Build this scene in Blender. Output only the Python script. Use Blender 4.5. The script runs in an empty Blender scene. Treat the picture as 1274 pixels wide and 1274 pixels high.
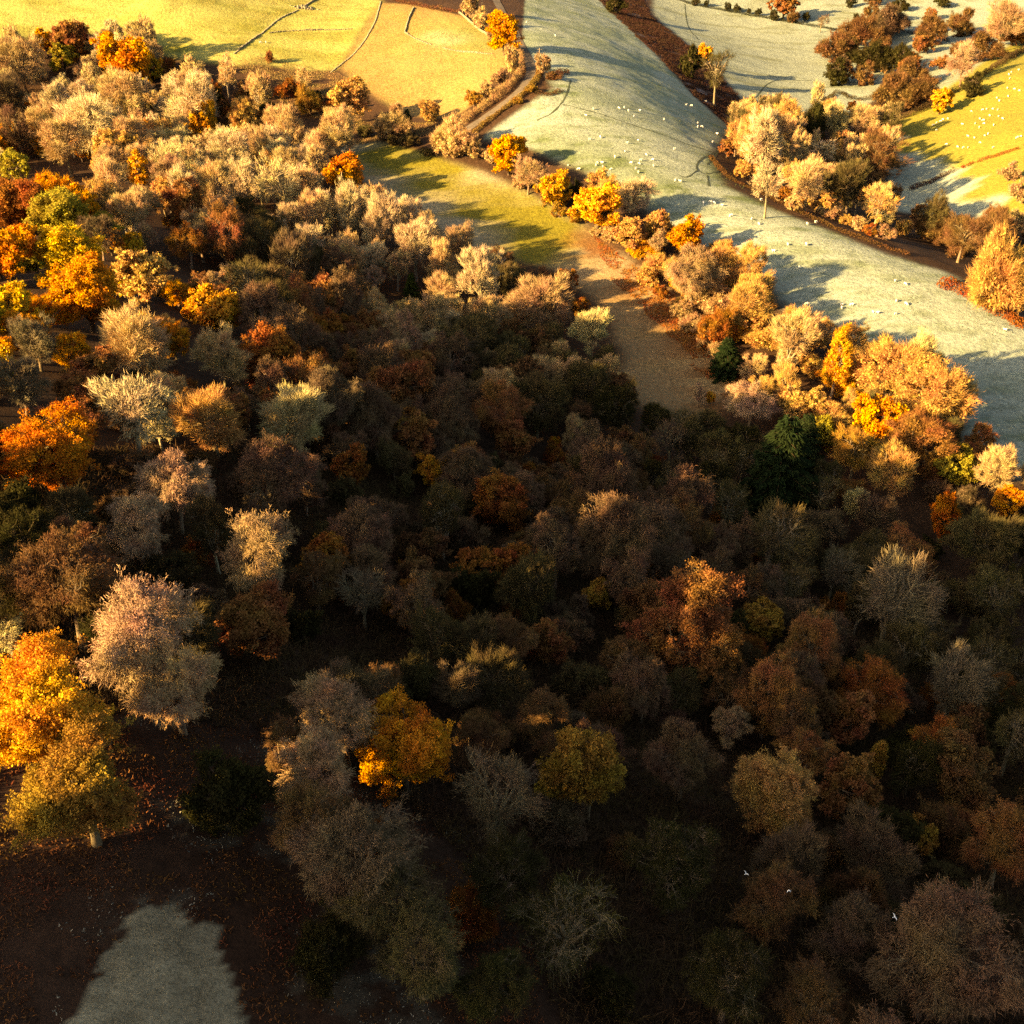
import bpy, math, random
import numpy as np
from mathutils import Vector

C = bpy.context.scene.collection
SC = bpy.context.scene
rs = np.random.RandomState

# ------------------------------------------------------------------ camera, sky, sun, exposure
PITCH = math.radians(34.0)
FPX = 1366.0                       # focal length in photograph pixels (photo is 1274 wide)
cam_d = bpy.data.cameras.new("camera"); cam = bpy.data.objects.new("camera", cam_d); C.objects.link(cam)
cam.location = (0, 0, 0); cam.rotation_euler = (math.pi/2 - PITCH, 0, 0)
cam_d.sensor_width = 36; cam_d.lens = 36*FPX/1274; cam_d.clip_start = 1; cam_d.clip_end = 9000
SC.camera = cam

SUN_AZ = math.radians(27.0)        # light travels towards +x, turned this much towards +y
SUN_EL = math.radians(20.0)
world = bpy.data.worlds.new("World"); SC.world = world; world.use_nodes = True
wn = world.node_tree.nodes; wl = world.node_tree.links
bg = wn["Background"]; sky = wn.new("ShaderNodeTexSky"); sky.sky_type = 'NISHITA'; sky.sun_disc = False
sky.sun_elevation = SUN_EL
sky.sun_rotation = math.atan2(-math.cos(SUN_AZ), -math.sin(SUN_AZ))   # azimuth of the sun from +Y, clockwise
sky.air_density = 0.6; sky.dust_density = 2.5
wl.new(sky.outputs[0], bg.inputs[0]); bg.inputs[1].default_value = 0.065
sun_d = bpy.data.lights.new("sun", 'SUN'); sun = bpy.data.objects.new("sun", sun_d); C.objects.link(sun)
sun_d.energy = 5.0; sun_d.angle = math.radians(0.5); sun_d.color = (1.0, 0.75, 0.43)
sdir = Vector((math.cos(SUN_EL)*math.cos(SUN_AZ), math.cos(SUN_EL)*math.sin(SUN_AZ), -math.sin(SUN_EL)))
sun.rotation_euler = sdir.to_track_quat('-Z', 'Y').to_euler()
SC.view_settings.view_transform = 'Standard'; SC.view_settings.look = 'None'
SC.view_settings.exposure = 2.45; SC.view_settings.use_white_balance = True; SC.view_settings.white_balance_temperature = 9200; SC.view_settings.white_balance_tint = 8; SC.view_settings.gamma = 1.0
SC.render.engine = 'CYCLES'
SC.cycles.max_bounces = 3; SC.cycles.diffuse_bounces = 1; SC.cycles.transmission_bounces = 2; SC.cycles.glossy_bounces = 1
SC.cycles.sample_clamp_indirect = 0.6; SC.cycles.use_denoising = False

# ------------------------------------------------------------------ small helpers
cP, sP = math.cos(PITCH), math.sin(PITCH)
def rays(px, py):
    a = (np.asarray(px, float)-637)/FPX; b = -(np.asarray(py, float)-637)/FPX
    return np.stack([a, cP + b*sP, -sP + b*cP], -1)
def project(x, y, z):
    d = y*cP - z*sP; d = np.maximum(d, .01)
    return 637 + FPX*x/d, 637 - FPX*(y*sP + z*cP)/d, d
def onz(px, py, z):
    r = rays(px, py); t = z/r[2]
    return r[0]*t, r[1]*t

_perm = rs(7).permutation(4096)
def _hash(ix, iy): return _perm[(_perm[ix & 4095] + iy) & 4095]/4095.0
def vnoise(x, y):
    x0 = np.floor(x).astype(int); y0 = np.floor(y).astype(int); fx = x-x0; fy = y-y0
    fx = fx*fx*(3-2*fx); fy = fy*fy*(3-2*fy)
    a = _hash(x0, y0); b = _hash(x0+1, y0); c = _hash(x0, y0+1); d = _hash(x0+1, y0+1)
    return (a*(1-fx)+b*fx)*(1-fy) + (c*(1-fx)+d*fx)*fy
def fbm(x, y, s, o=4):
    r = 0; w = 1; tot = 0
    for i in range(o):
        r = r + w*vnoise(x/s + 17.3*i, y/s - 9.1*i); tot += w; w *= .5; s *= .5
    return r/tot
def sstep(a, b, x):
    t = np.clip((x-a)/(b-a), 0, 1); return t*t*(3-2*t)

# ------------------------------------------------------------------ terrain height
# (px, py, z): ground height under that point of the view, camera at z = 0
CP = [
 # valley meadow
 (430,180,-101),(520,215,-102),(640,250,-103),(780,380,-106),(720,320,-104.5),(850,500,-107),(600,300,-103.5),
 # pastures top left
 (0,60,-88),(150,60,-90),(300,90,-94),(200,0,-77),(0,0,-76),(400,0,-83),(420,80,-95),(450,150,-99),
 (540,70,-90),(480,10,-84),(540,135,-98),(600,20,-84),
 # lane crest and frosted pasture
 (650,100,-87),(655,60,-86),(600,160,-95),(690,150,-92),(700,10,-92),(760,60,-94),(800,120,-95),(740,190,-95),
 (860,160,-101),(820,230,-97),(900,260,-99),(1000,300,-99),(1100,330,-100.5),(900,200,-102),
 (1000,350,-102),(1150,400,-103),(1250,410,-104),(1274,560,-108),(1150,470,-106),(1000,400,-105),(880,320,-103),
 # beyond the brow
 (930,140,-116),(980,90,-118),(900,40,-118),(1050,40,-119),(1000,0,-112),(850,5,-112),(1100,130,-120),(1180,60,-116),(1250,20,-112),
 (1100,200,-122),(1150,240,-122),(1185,290,-121),(1260,320,-119),
 (1200,150,-114),(1270,90,-104),(1274,160,-106),(1274,220,-110),
 # left wood in the side valley
 (60,140,-104),(0,150,-104),(200,200,-103),(300,300,-100),(400,400,-101),(100,110,-99),(300,150,-101),(400,250,-103),(500,330,-103.5),(600,440,-104),
 # near spur
 (0,235,-86),(100,290,-80),(0,330,-69),(100,450,-66),(200,430,-70),(300,420,-78),(350,500,-76),(450,520,-85),(0,600,-58),(150,600,-61),(300,700,-66),
 (100,800,-54),(200,1000,-51),(200,1200,-51),(0,1200,-49),(0,1000,-50),(400,1000,-56),(400,1200,-54),(500,800,-68),(600,1000,-62),(620,640,-87),
 (560,560,-91),(700,800,-76),(800,1000,-68),(800,1250,-62),(900,900,-79),(1000,1000,-77),(1200,1100,-77),(1200,1250,-72),(930,720,-92),(1050,850,-89),(1150,940,-86),
 # gully and belt at the right
 (750,560,-101),(850,600,-103),(900,640,-105),(1000,700,-107),(1100,780,-106),(1250,850,-104),(1000,580,-107),(1150,600,-107),(1250,640,-107.5),(950,460,-106),
]
pts = []
for (a, b, z) in CP:
    x, y = onz(a, b, z); pts.append((x, y, z))
# points outside the frame
pts += [(-260,470,-80),(-330,560,-78),(-230,380,-92),(-160,290,-96),(-150,200,-94),(-105,185,-84),(-120,150,-76),(-110,110,-56),(-80,60,-44),(-60,10,-42),(-30,-20,-40),(0,0,-52),(40,0,-62),
        (90,30,-80),(140,60,-95),(160,120,-106),(200,200,-112),(260,300,-108),(330,420,-96),(380,520,-92),(0,800,-72),(200,800,-98),(-300,800,-66),(400,800,-90),(60,-40,-62)]
pts = np.array(pts)
def _phi(r): return r**1.6
PX, PY, PZ = pts.T
n = len(pts); D = np.hypot(PX[:,None]-PX, PY[:,None]-PY)/100
A = np.zeros((n+3, n+3)); A[:n,:n] = _phi(D) + np.eye(n)*0.012*-1; A[:n,n] = 1; A[:n,n+1] = PX/100; A[:n,n+2] = PY/100; A[n:,:n] = A[:n,n:].T
wts = np.linalg.solve(A, np.concatenate([PZ, [0,0,0]]))
def rbf(x, y):
    r = wts[n] + wts[n+1]*x/100 + wts[n+2]*y/100
    for i in range(n): r = r + wts[i]*_phi(np.hypot(x-PX[i], y-PY[i])/100)
    return r
# unseen hill shoulder left of the frame, its crest shaped to shade the near wood
RV = [-60, 40, 54, 62, 70, 88, 100, 112, 142, 165, 185, 210, 235]
RH = [14, 9, -27, -30, -18, -6, -32, -48, -56, -68, -82, -100, -120]
ca, sa = math.cos(SUN_AZ), math.sin(SUN_AZ)
def ridge(x, y):
    u = x*ca + y*sa; v = -x*sa + y*ca
    c = np.interp(v, RV, RH)
    return c - np.where(u > -112, (u+112)*0.62, (-112-u)*0.12)
def axis(lo, hi, step, far, lo2=None):
    a = list(np.arange(lo, hi+.01, step)); s = step
    while a[-1] < far: s *= 1.25; a.append(a[-1]+s)
    s = step; b = []
    q = lo
    while q > (-far if lo2 is None else lo2): s *= 1.25; q -= s; b.append(q)
    return np.array(b[::-1] + a)
def fine(a, lo, hi, st):
    return np.concatenate([a[a < lo], np.arange(lo, hi, st), a[a >= hi]])
XS = fine(axis(-240, 330, 1.25, 3500), -38, 12, .4); YS = fine(axis(20, 700, 1.25, 4500, -1500), 22, 50, .4)
GX, GY = np.meshgrid(XS, YS)
cx_ = np.clip(GX, -420, 520); cy_ = np.clip(GY, -60, 900)
H = rbf(cx_, cy_)
far = np.hypot(GX-cx_, GY-cy_)
H = H + (fbm(GX, GY, 600, 3)-.5)*60*sstep(0, 600, far)
Rg = ridge(GX, GY)
k = 6.0; m_ = np.maximum(H, Rg); H = m_ + np.log(np.exp((H-m_)/k)+np.exp((Rg-m_)/k))*k*np.where(np.abs(H-Rg) < 40, 1, 0)*sstep(-75, -100, GX)
H0 = H.copy()
H = H + (fbm(GX, GY, 22, 3)-.5)*.8 + (fbm(GX+50, GY, 5, 2)-.5)*.32 + (vnoise(GX*1.1, GY*1.1)-.5)*.12
def gz(x, y, Hm=None):
    Hm = H if Hm is None else Hm
    x = np.asarray(x, float); y = np.asarray(y, float)
    i = np.clip(np.searchsorted(XS, x)-1, 0, len(XS)-2); j = np.clip(np.searchsorted(YS, y)-1, 0, len(YS)-2)
    fx = (x-XS[i])/(XS[i+1]-XS[i]); fy = (y-YS[j])/(YS[j+1]-YS[j])
    return (Hm[j,i]*(1-fx)+Hm[j,i+1]*fx)*(1-fy) + (Hm[j+1,i]*(1-fx)+Hm[j+1,i+1]*fx)*fy
TT = np.arange(25, 1100, 1.0)
def hit(px, py):
    """the ground point seen at that place of the view"""
    r = rays(px, py); P = r[None]*TT[:,None]
    dz = P[:,2] - gz(P[:,0], P[:,1])
    k_ = np.argmax(dz < 0)
    if dz[k_] >= 0: k_ = len(TT)-1
    f = dz[k_-1]/(dz[k_-1]-dz[k_]+1e-9); t = TT[k_-1] + f
    p = r*t; return float(p[0]), float(p[1])
def poly_world(pl): return np.array([hit(a, b) for a, b in pl])
def inside(x, y, P):
    r = np.zeros(np.shape(x), bool); j = len(P)-1
    for i in range(len(P)):
        xi, yi = P[i]; xj, yj = P[j]
        c = ((yi > y) != (yj > y)) & (x < (xj-xi)*(y-yi)/(yj-yi+1e-12)+xi)
        r ^= c; j = i
    return r

# ------------------------------------------------------------------ land use
Z = {}
Z['meadow'] = poly_world([(415,182),(470,176),(540,194),(605,215),(660,240),(715,272),(770,312),(830,360),(885,410),(920,470),(885,532),(815,518),(770,480),(775,445),(750,380),(690,335),(600,315),(520,285),(470,240),(430,205)])
Z['pasture'] = poly_world([(-120,2),(100,-30),(474,-30),(474,6),(420,86),(385,88),(330,80),(290,82),(210,70),(100,35),(0,52),(-120,80)])
Z['stubble'] = poly_world([(476,4),(520,6),(600,28),(628,60),(640,75),(590,128),(560,148),(500,140),(455,112),(424,86)])
Z['frost'] = poly_world([(655,-20),(735,-20),(800,52),(870,125),(908,158),(885,190),(900,230),(1000,275),(1100,316),(1180,340),(1235,375),(1290,412),(1340,600),(1230,590),(1180,500),(1100,440),(1000,405),(960,360),(900,330),(860,300),(800,255),(730,215),(660,185),(600,172),(640,142),(690,110),(665,80),(650,50)])
Z['bracken_bank'] = poly_world([(735,-20),(800,52),(870,125),(908,158),(940,150),(925,128),(860,60),(810,18),(800,-20)])
Z['lower'] = poly_world([(815,-30),(1300,-30),(1274,60),(1190,110),(1130,110),(1080,128),(1060,140),(985,155),(935,140),(925,125),(860,58),(812,15)])
Z['east'] = poly_world([(1300,20),(1200,95),(1120,150),(1100,200),(1115,262),(1190,268),(1300,275)])
Z['clearing'] = poly_world([(170,1128),(215,1132),(262,1152),(290,1200),(312,1290),(60,1300)])
zone = {k_: inside(GX, GY, P) for k_, P in Z.items()}
nz1 = fbm(GX, GY, 16, 4); nz2 = fbm(GX+99, GY+31, 4, 3); nz3 = fbm(GX*.45+500, GY*1.6, 9, 3)
def soft(mask, w=1.5):
    m = mask.astype(float)
    for _ in range(int(w*2)):
        m[1:-1,1:-1] = (m[1:-1,1:-1]*2 + m[:-2,1:-1]+m[2:,1:-1]+m[1:-1,:-2]+m[1:-1,2:])/6
    return m
def blob(px, py, r):
    x, y = hit(px, py); return np.exp(-((GX-x)**2+(GY-y)**2)/(r*r))
def line_mask(pl, w):
    Q = poly_world(pl); d = np.full(GX.shape, 1e9)
    for (x0, y0), (x1, y1) in zip(Q[:-1], Q[1:]):
        t = np.clip(((GX-x0)*(x1-x0)+(GY-y0)*(y1-y0))/((x1-x0)**2+(y1-y0)**2+1e-9), 0, 1)
        d = np.minimum(d, np.hypot(GX-x0-t*(x1-x0), GY-y0-t*(y1-y0)))
    return np.exp(-(d/w)**2)
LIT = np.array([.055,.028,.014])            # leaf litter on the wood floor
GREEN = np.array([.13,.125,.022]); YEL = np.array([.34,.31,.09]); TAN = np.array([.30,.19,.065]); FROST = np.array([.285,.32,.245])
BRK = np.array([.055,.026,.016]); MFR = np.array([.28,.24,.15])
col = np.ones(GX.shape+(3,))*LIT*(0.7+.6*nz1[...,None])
def mix(a, b, t): return a*(1-t[...,None]) + b*t[...,None]
def lay(zn, c, w=1.5):
    global col
    m = soft(zone[zn], w)[...,None]; col = col*(1-m) + c*m
one = np.ones(GX.shape+(3,))
lay('pasture', mix(one*YEL, one*GREEN*1.5, np.clip(sstep(.45,.75,nz3)*.6 + sstep(.5,.8,nz1)*.3, 0, 1)))
st = mix(one*TAN, one*np.array([.20,.20,.06]), np.clip(sstep(.5,.75,nz1)*.5 + blob(555,38,16)*.8 + blob(600,55,9)*.8, 0, 1))
lay('stubble', mix(st, one*np.array([.3,.33,.2]), np.clip(blob(560,50,7)+blob(540,45,6), 0, 1)*.45))
gr = np.clip(blob(735,205,14)+blob(790,225,12)+blob(690,185,12)+blob(830,235,8)*.6, 0, 1)*.8
hb = line_mask([(895,200),(905,225),(950,247),(1000,268),(1060,292)], 6)*1.0
nz4 = fbm(GX*.35+70, GY*1.5+9, 3.2, 2); tuft = sstep(.56,.72,nz3)*(.35+.65*sstep(.45,.62,fbm(GX+7,GY+3,60,2))) + sstep(.60,.75,nz4)*.6
frf = mix(one*FROST, one*np.array([.10,.13,.05]), np.clip(gr*(.5+nz2*.5) + hb + tuft*.55 + sstep(.62,.78,nz2)*.35, 0, .92))
upg = sstep(330, 420, GY)*sstep(.35,.6,nz1)
frf = mix(frf, one*np.array([.15,.19,.10]), np.clip(upg*.5, 0, 1))
lay('frost', frf)
lay('bracken_bank', mix(one*BRK, one*np.array([.2,.16,.15]), sstep(.6,.8,nz2)*.6), 1)
lay('lower', mix(one*FROST*.85, one*np.array([.14,.15,.08]), np.clip(sstep(.6,.75,nz3)*.5+sstep(.55,.8,nz1)*.3, 0, 1)))  # frost toned down here to stand in for shade over the field
ex, ey = hit(1165, 215); ed = (GX-ex) + (fbm(GX*.3, GY, 9, 3)-.5)*34 + 0.10*(GY-ey)
lay('east', mix(one*FROST, one*np.array([.21,.185,.035]), sstep(-3, 5, ed)))
mx, my = hit(560, 250)
md = np.clip(blob(480,190,14)+blob(545,222,11)+blob(600,250,13)+blob(640,262,14)+blob(680,290,10)+blob(655,318,10)*.8+blob(520,205,12)*.8, 0, 1)
mm = mix(mix(one*MFR, one*np.array([.30,.175,.065]), sstep(290, 250, GY)*.75), one*np.array([.17,.145,.02]), np.clip(md*1.2-.15 + (nz3-.5)*1.0 + (nz1-.5)*.5, 0, 1))
ru = np.clip(line_mask([(735,300),(780,335),(825,380),(868,425),(900,470),(905,505)], 8)*1.1*sstep(.3,.6,fbm(GX*.4, GY*1.3, 5, 3)) + (nz2-.5)*.35 - .05, 0, 1)
lay('meadow', mix(mm, one*np.array([.16,.06,.016]), ru*.85))
# bracken round the near clearing, frosted patches
near = sstep(34, 24, np.hypot(GX+20, GY-32))
nb = one*np.array([.045,.022,.012]); nb = mix(nb, one*np.array([.09,.075,.05]), sstep(.60,.70,fbm(GX, GY, 5, 4))*sstep(.4,.6,fbm(GX+5, GY, .9, 3))*.7)
col = mix(col, nb, near)
cw = inside(GX + (fbm(GX+3, GY+8, 1.2, 4)-.5)*1.4, GY + (fbm(GX-9, GY, 1.2, 4)-.5)*1.4, Z['clearing'])
cw &= fbm(GX+31, GY, 1.3, 3) < .78
col = mix(col, one*np.array([.245,.205,.125])*(0.55+.9*fbm(GX, GY, 1.6, 4))[...,None], cw.astype(float))
TRK = [[(880,205),(895,188),(912,165),(935,142)],[(895,188),(868,200),(866,212),(880,218),(905,210)],[(700,130),(740,140),(800,160),(850,178),(888,190)],
       [(668,150),(690,140),(705,120),(710,100)],[(925,140),(945,115),(960,98),(1010,100)],[(868,212),(855,222),(845,218)],[(880,218),(882,232)],[(852,5),(856,35),(870,50)]]
gmat_cols = col
# ------------------------------------------------------------------ materials
def new_mat(name):
    m = bpy.data.materials.new(name); m.use_nodes = True
    nt = m.node_tree; nt.nodes.clear(); out = nt.nodes.new("ShaderNodeOutputMaterial"); return m, nt, out
def node(nt, t, **kw):
    q = nt.nodes.new(t)
    for k_, v in kw.items(): setattr(q, k_, v)
    return q
def simple_mat(name, c, rough=.9, var=.35, scale=3.0, bump=0.0):
    m, nt, out = new_mat(name); L = nt.links.new
    b = node(nt, "ShaderNodeBsdfPrincipled"); b.inputs["Roughness"].default_value = rough; b.inputs["Specular IOR Level"].default_value = .15
    tc = node(nt, "ShaderNodeTexCoord"); nz = node(nt, "ShaderNodeTexNoise"); nz.inputs["Scale"].default_value = scale; nz.inputs["Detail"].default_value = 5
    L(tc.outputs["Object"], nz.inputs["Vector"])
    rp = node(nt, "ShaderNodeMapRange"); rp.inputs["To Min"].default_value = 1-var; rp.inputs["To Max"].default_value = 1+var
    rp.inputs["From Min"].default_value = .3; rp.inputs["From Max"].default_value = .7
    L(nz.outputs["Fac"], rp.inputs["Value"])
    mu = node(nt, "ShaderNodeVectorMath", operation='SCALE'); mu.inputs[0].default_value = c
    L(rp.outputs[0], mu.inputs["Scale"]); L(mu.outputs[0], b.inputs["Base Color"])
    if bump:
        bp = node(nt, "ShaderNodeBump"); bp.inputs["Strength"].default_value = 1; bp.inputs["Distance"].default_value = bump
        L(nz.outputs["Fac"], bp.inputs["Height"]); L(bp.outputs[0], b.inputs["Normal"])
    L(b.outputs[0], out.inputs[0]); return m

gm, nt, out = new_mat("ground_cover"); L = nt.links.new
b = node(nt, "ShaderNodeBsdfPrincipled"); b.inputs["Roughness"].default_value = .95; b.inputs["Specular IOR Level"].default_value = .1
at = node(nt, "ShaderNodeAttribute"); at.attribute_name = "cover"
tc = node(nt, "ShaderNodeTexCoord")
n1 = node(nt, "ShaderNodeTexNoise"); n1.inputs["Scale"].default_value = .9; n1.inputs["Detail"].default_value = 7; n1.inputs["Roughness"].default_value = .7
n2 = node(nt, "ShaderNodeTexNoise"); n2.inputs["Scale"].default_value = 6; n2.inputs["Detail"].default_value = 5; n2.inputs["Roughness"].default_value = .75
L(tc.outputs["Object"], n1.inputs["Vector"]); L(tc.outputs["Object"], n2.inputs["Vector"])
r1 = node(nt, "ShaderNodeMapRange"); r1.inputs["From Min"].default_value = .3; r1.inputs["From Max"].default_value = .7; r1.inputs["To Min"].default_value = .62; r1.inputs["To Max"].default_value = 1.3
L(n1.outputs["Fac"], r1.inputs["Value"])
r2 = node(nt, "ShaderNodeMapRange"); r2.inputs["From Min"].default_value = .35; r2.inputs["From Max"].default_value = .65; r2.inputs["To Min"].default_value = .75; r2.inputs["To Max"].default_value = 1.25
L(n2.outputs["Fac"], r2.inputs["Value"])
mm_ = node(nt, "ShaderNodeMath", operation='MULTIPLY'); L(r1.outputs[0], mm_.inputs[0]); L(r2.outputs[0], mm_.inputs[1])
sc_ = node(nt, "ShaderNodeVectorMath", operation='SCALE'); L(at.outputs["Color"], sc_.inputs[0]); L(mm_.outputs[0], sc_.inputs["Scale"])
L(sc_.outputs[0], b.inputs["Base Color"])
b1 = node(nt, "ShaderNodeBump"); b1.inputs["Distance"].default_value = .55; b1.inputs["Strength"].default_value = .8; L(n1.outputs["Fac"], b1.inputs["Height"])
b2 = node(nt, "ShaderNodeBump"); b2.inputs["Distance"].default_value = .10; b2.inputs["Strength"].default_value = .8; L(n2.outputs["Fac"], b2.inputs["Height"]); L(b1.outputs[0], b2.inputs["Normal"])
L(b2.outputs[0], b.inputs["Normal"]); L(b.outputs[0], out.inputs[0])

def mesh_np(name, V, T, mat=None, size=3, smooth=False, matidx=None):
    """a mesh from numpy arrays, all faces with the same number of corners"""
    me = bpy.data.meshes.new(name); V = np.asarray(V, np.float32); T = np.asarray(T, np.int32)
    me.vertices.add(len(V)); me.vertices.foreach_set("co", V.ravel())
    me.loops.add(T.size); me.loops.foreach_set("vertex_index", T.ravel())
    me.polygons.add(len(T)); me.polygons.foreach_set("loop_start", np.arange(0, T.size, size, dtype=np.int32))
    me.polygons.foreach_set("loop_total", np.full(len(T), size, np.int32))
    if smooth: me.polygons.foreach_set("use_smooth", np.ones(len(T), bool))
    for m in (mat if isinstance(mat, (list, tuple)) else [mat] if mat else []): me.materials.append(m)
    if matidx is not None: me.polygons.foreach_set("material_index", np.asarray(matidx, np.int32))
    me.update(calc_edges=True); return me
def obj(name, me, parent=None, loc=None):
    o = bpy.data.objects.new(name, me); C.objects.link(o)
    if parent: o.parent = parent
    if loc is not None: o.location = loc
    return o
def tag(o, label=None, cat=None, group=None, kind=None):
    if label: o['label'] = label
    if cat: o['category'] = cat
    if group: o['group'] = group
    if kind: o['kind'] = kind
    return o

# the ground, one continuous surface cut into its fields
ny, nx = GX.shape
vid = np.arange(ny*nx).reshape(ny, nx)
Q = np.stack([vid[:-1,:-1], vid[:-1,1:], vid[1:,1:], vid[1:,:-1]], -1).reshape(-1, 4)
fz = np.zeros((ny-1, nx-1), int)
order = [('meadow','meadow'),('pasture','sunlit_pasture'),('stubble','rough_grazing'),('frost','frosted_pasture'),('bracken_bank','bracken_bank'),('lower','frosted_lower_field'),('east','green_hillside'),('clearing','grass_clearing')]
for i, (zn, _) in enumerate(order): fz[zone[zn][:-1,:-1]] = i+1
fz = fz.ravel()
V = np.stack([GX, GY, H], -1).reshape(-1, 3); CC = gmat_cols.reshape(-1, 3)
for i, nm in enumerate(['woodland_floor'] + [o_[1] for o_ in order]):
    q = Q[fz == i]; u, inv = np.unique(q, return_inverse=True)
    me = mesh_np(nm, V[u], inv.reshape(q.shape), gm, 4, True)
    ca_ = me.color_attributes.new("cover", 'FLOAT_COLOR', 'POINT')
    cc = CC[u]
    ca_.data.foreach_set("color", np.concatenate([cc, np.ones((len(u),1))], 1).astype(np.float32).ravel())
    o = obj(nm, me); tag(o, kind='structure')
# ------------------------------------------------------------------ foliage and bark materials (tint comes from the object's own colour)
def tint_mat(name, var, trans, rough=.9, nscale=1.3, sat=1.0):
    m, nt, out = new_mat(name); L = nt.links.new
    oi = node(nt, "ShaderNodeObjectInfo"); tc = node(nt, "ShaderNodeTexCoord"); ad = node(nt, "ShaderNodeVectorMath", operation='ADD')
    L(tc.outputs["Object"], ad.inputs[0]); L(oi.outputs["Location"], ad.inputs[1])
    nz = node(nt, "ShaderNodeTexNoise"); nz.inputs["Scale"].default_value = nscale; nz.inputs["Detail"].default_value = 3; L(ad.outputs[0], nz.inputs["Vector"])
    nb_ = node(nt, "ShaderNodeTexNoise"); nb_.inputs["Scale"].default_value = .28; nb_.inputs["Detail"].default_value = 2; L(ad.outputs[0], nb_.inputs["Vector"])
    rp = node(nt, "ShaderNodeMapRange"); rp.inputs["From Min"].default_value = .3; rp.inputs["From Max"].default_value = .7
    rp.inputs["To Min"].default_value = 1-var; rp.inputs["To Max"].default_value = 1+var; L(nz.outputs["Fac"], rp.inputs["Value"])
    hs = node(nt, "ShaderNodeHueSaturation"); L(oi.outputs["Color"], hs.inputs["Color"]); L(rp.outputs[0], hs.inputs["Value"])
    rh = node(nt, "ShaderNodeMapRange"); rh.inputs["From Min"].default_value = .3; rh.inputs["From Max"].default_value = .7
    rh.inputs["To Min"].default_value = .478; rh.inputs["To Max"].default_value = .522; L(nb_.outputs["Fac"], rh.inputs["Value"]); L(rh.outputs[0], hs.inputs["Hue"])
    df = node(nt, "ShaderNodeBsdfDiffuse"); L(hs.outputs[0], df.inputs["Color"])
    if trans:
        tr = node(nt, "ShaderNodeBsdfTranslucent"); L(hs.outputs[0], tr.inputs["Color"])
        mx_ = node(nt, "ShaderNodeMixShader"); mx_.inputs[0].default_value = trans
        L(df.outputs[0], mx_.inputs[1]); L(tr.outputs[0], mx_.inputs[2]); L(mx_.outputs[0], out.inputs[0])
    else: L(df.outputs[0], out.inputs[0])
    return m
M_LEAF = tint_mat("autumn_leaves", .38, .30)
M_TWIG = tint_mat("fine_twigs", .28, .0)
M_BARK = tint_mat("bark", .30, .0, nscale=2.5)

def unit(v): return v/(np.linalg.norm(v, axis=-1, keepdims=True)+1e-9)
def tubes(P0, P1, R0, R1, sides):
    P0 = np.asarray(P0); P1 = np.asarray(P1); n_ = len(P0); d = unit(P1-P0)
    ref = np.where(np.abs(d[:,2:3]) < .9, [[0,0,1.]], [[1.,0,0]]); u = unit(np.cross(d, ref)); v = np.cross(d, u)
    a = np.arange(sides)*2*math.pi/sides; ring = np.cos(a)[None,:,None]*u[:,None]+np.sin(a)[None,:,None]*v[:,None]
    A_ = P0[:,None]+ring*np.asarray(R0)[:,None,None]; B_ = P1[:,None]+ring*np.asarray(R1)[:,None,None]
    V = np.concatenate([A_, B_], 1).reshape(-1, 3); base = np.arange(n_)[:,None]*2*sides; k_ = np.arange(sides); k2 = (k_+1) % sides
    t1 = np.stack([base+k_, base+k2, base+sides+k2], -1); t2 = np.stack([base+k_, base+sides+k2, base+sides+k_], -1)
    return V, np.concatenate([t1, t2], 1).reshape(-1, 3)
def ribbons(P, D, Ln, W, bend, r_):
    """bent tapering twigs: 3 triangles each"""
    n_ = len(P); s = unit(np.cross(D, unit(r_.randn(n_, 3)))); w = (W*(0.6+.8*r_.rand(n_)))[:,None] if np.ndim(W) == 0 else W[:,None]
    Ln = Ln[:,None]; M = P + D*Ln*.55; E = M + unit(D*.8+bend)*Ln*.5
    V = np.stack([P-s*w, P+s*w, M-s*w*.7, M+s*w*.7, E], 1).reshape(-1, 3); b_ = np.arange(n_)[:,None]*5
    T = np.stack([b_+0, b_+1, b_+3, b_+0, b_+3, b_+2, b_+2, b_+3, b_+4], -1).reshape(-1, 3)
    return V, T
def leafquads(P, size, r_, flat=0.0, nrm=None):
    n_ = len(P); N = unit(r_.randn(n_, 3)); 
    if nrm is not None: N = unit(N + nrm*flat)
    u = unit(np.cross(N, unit(r_.randn(n_, 3)))); v = np.cross(N, u); s = (size*(.6+.8*r_.rand(n_)))[:,None]
    V = np.stack([P-u*s*.6, P+v*s*.42, P+u*s*.6, P-v*s*.42+N*s*.15], 1).reshape(-1, 3); b_ = np.arange(n_)[:,None]*4
    return V, np.stack([b_, b_+1, b_+2, b_, b_+2, b_+3], -1).reshape(-1, 3)
def join(parts):
    Vs, Ts, o_ = [], [], 0
    for V, T in parts: Vs.append(V); Ts.append(T+o_); o_ += len(V)
    return np.concatenate(Vs), np.concatenate(Ts)

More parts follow.
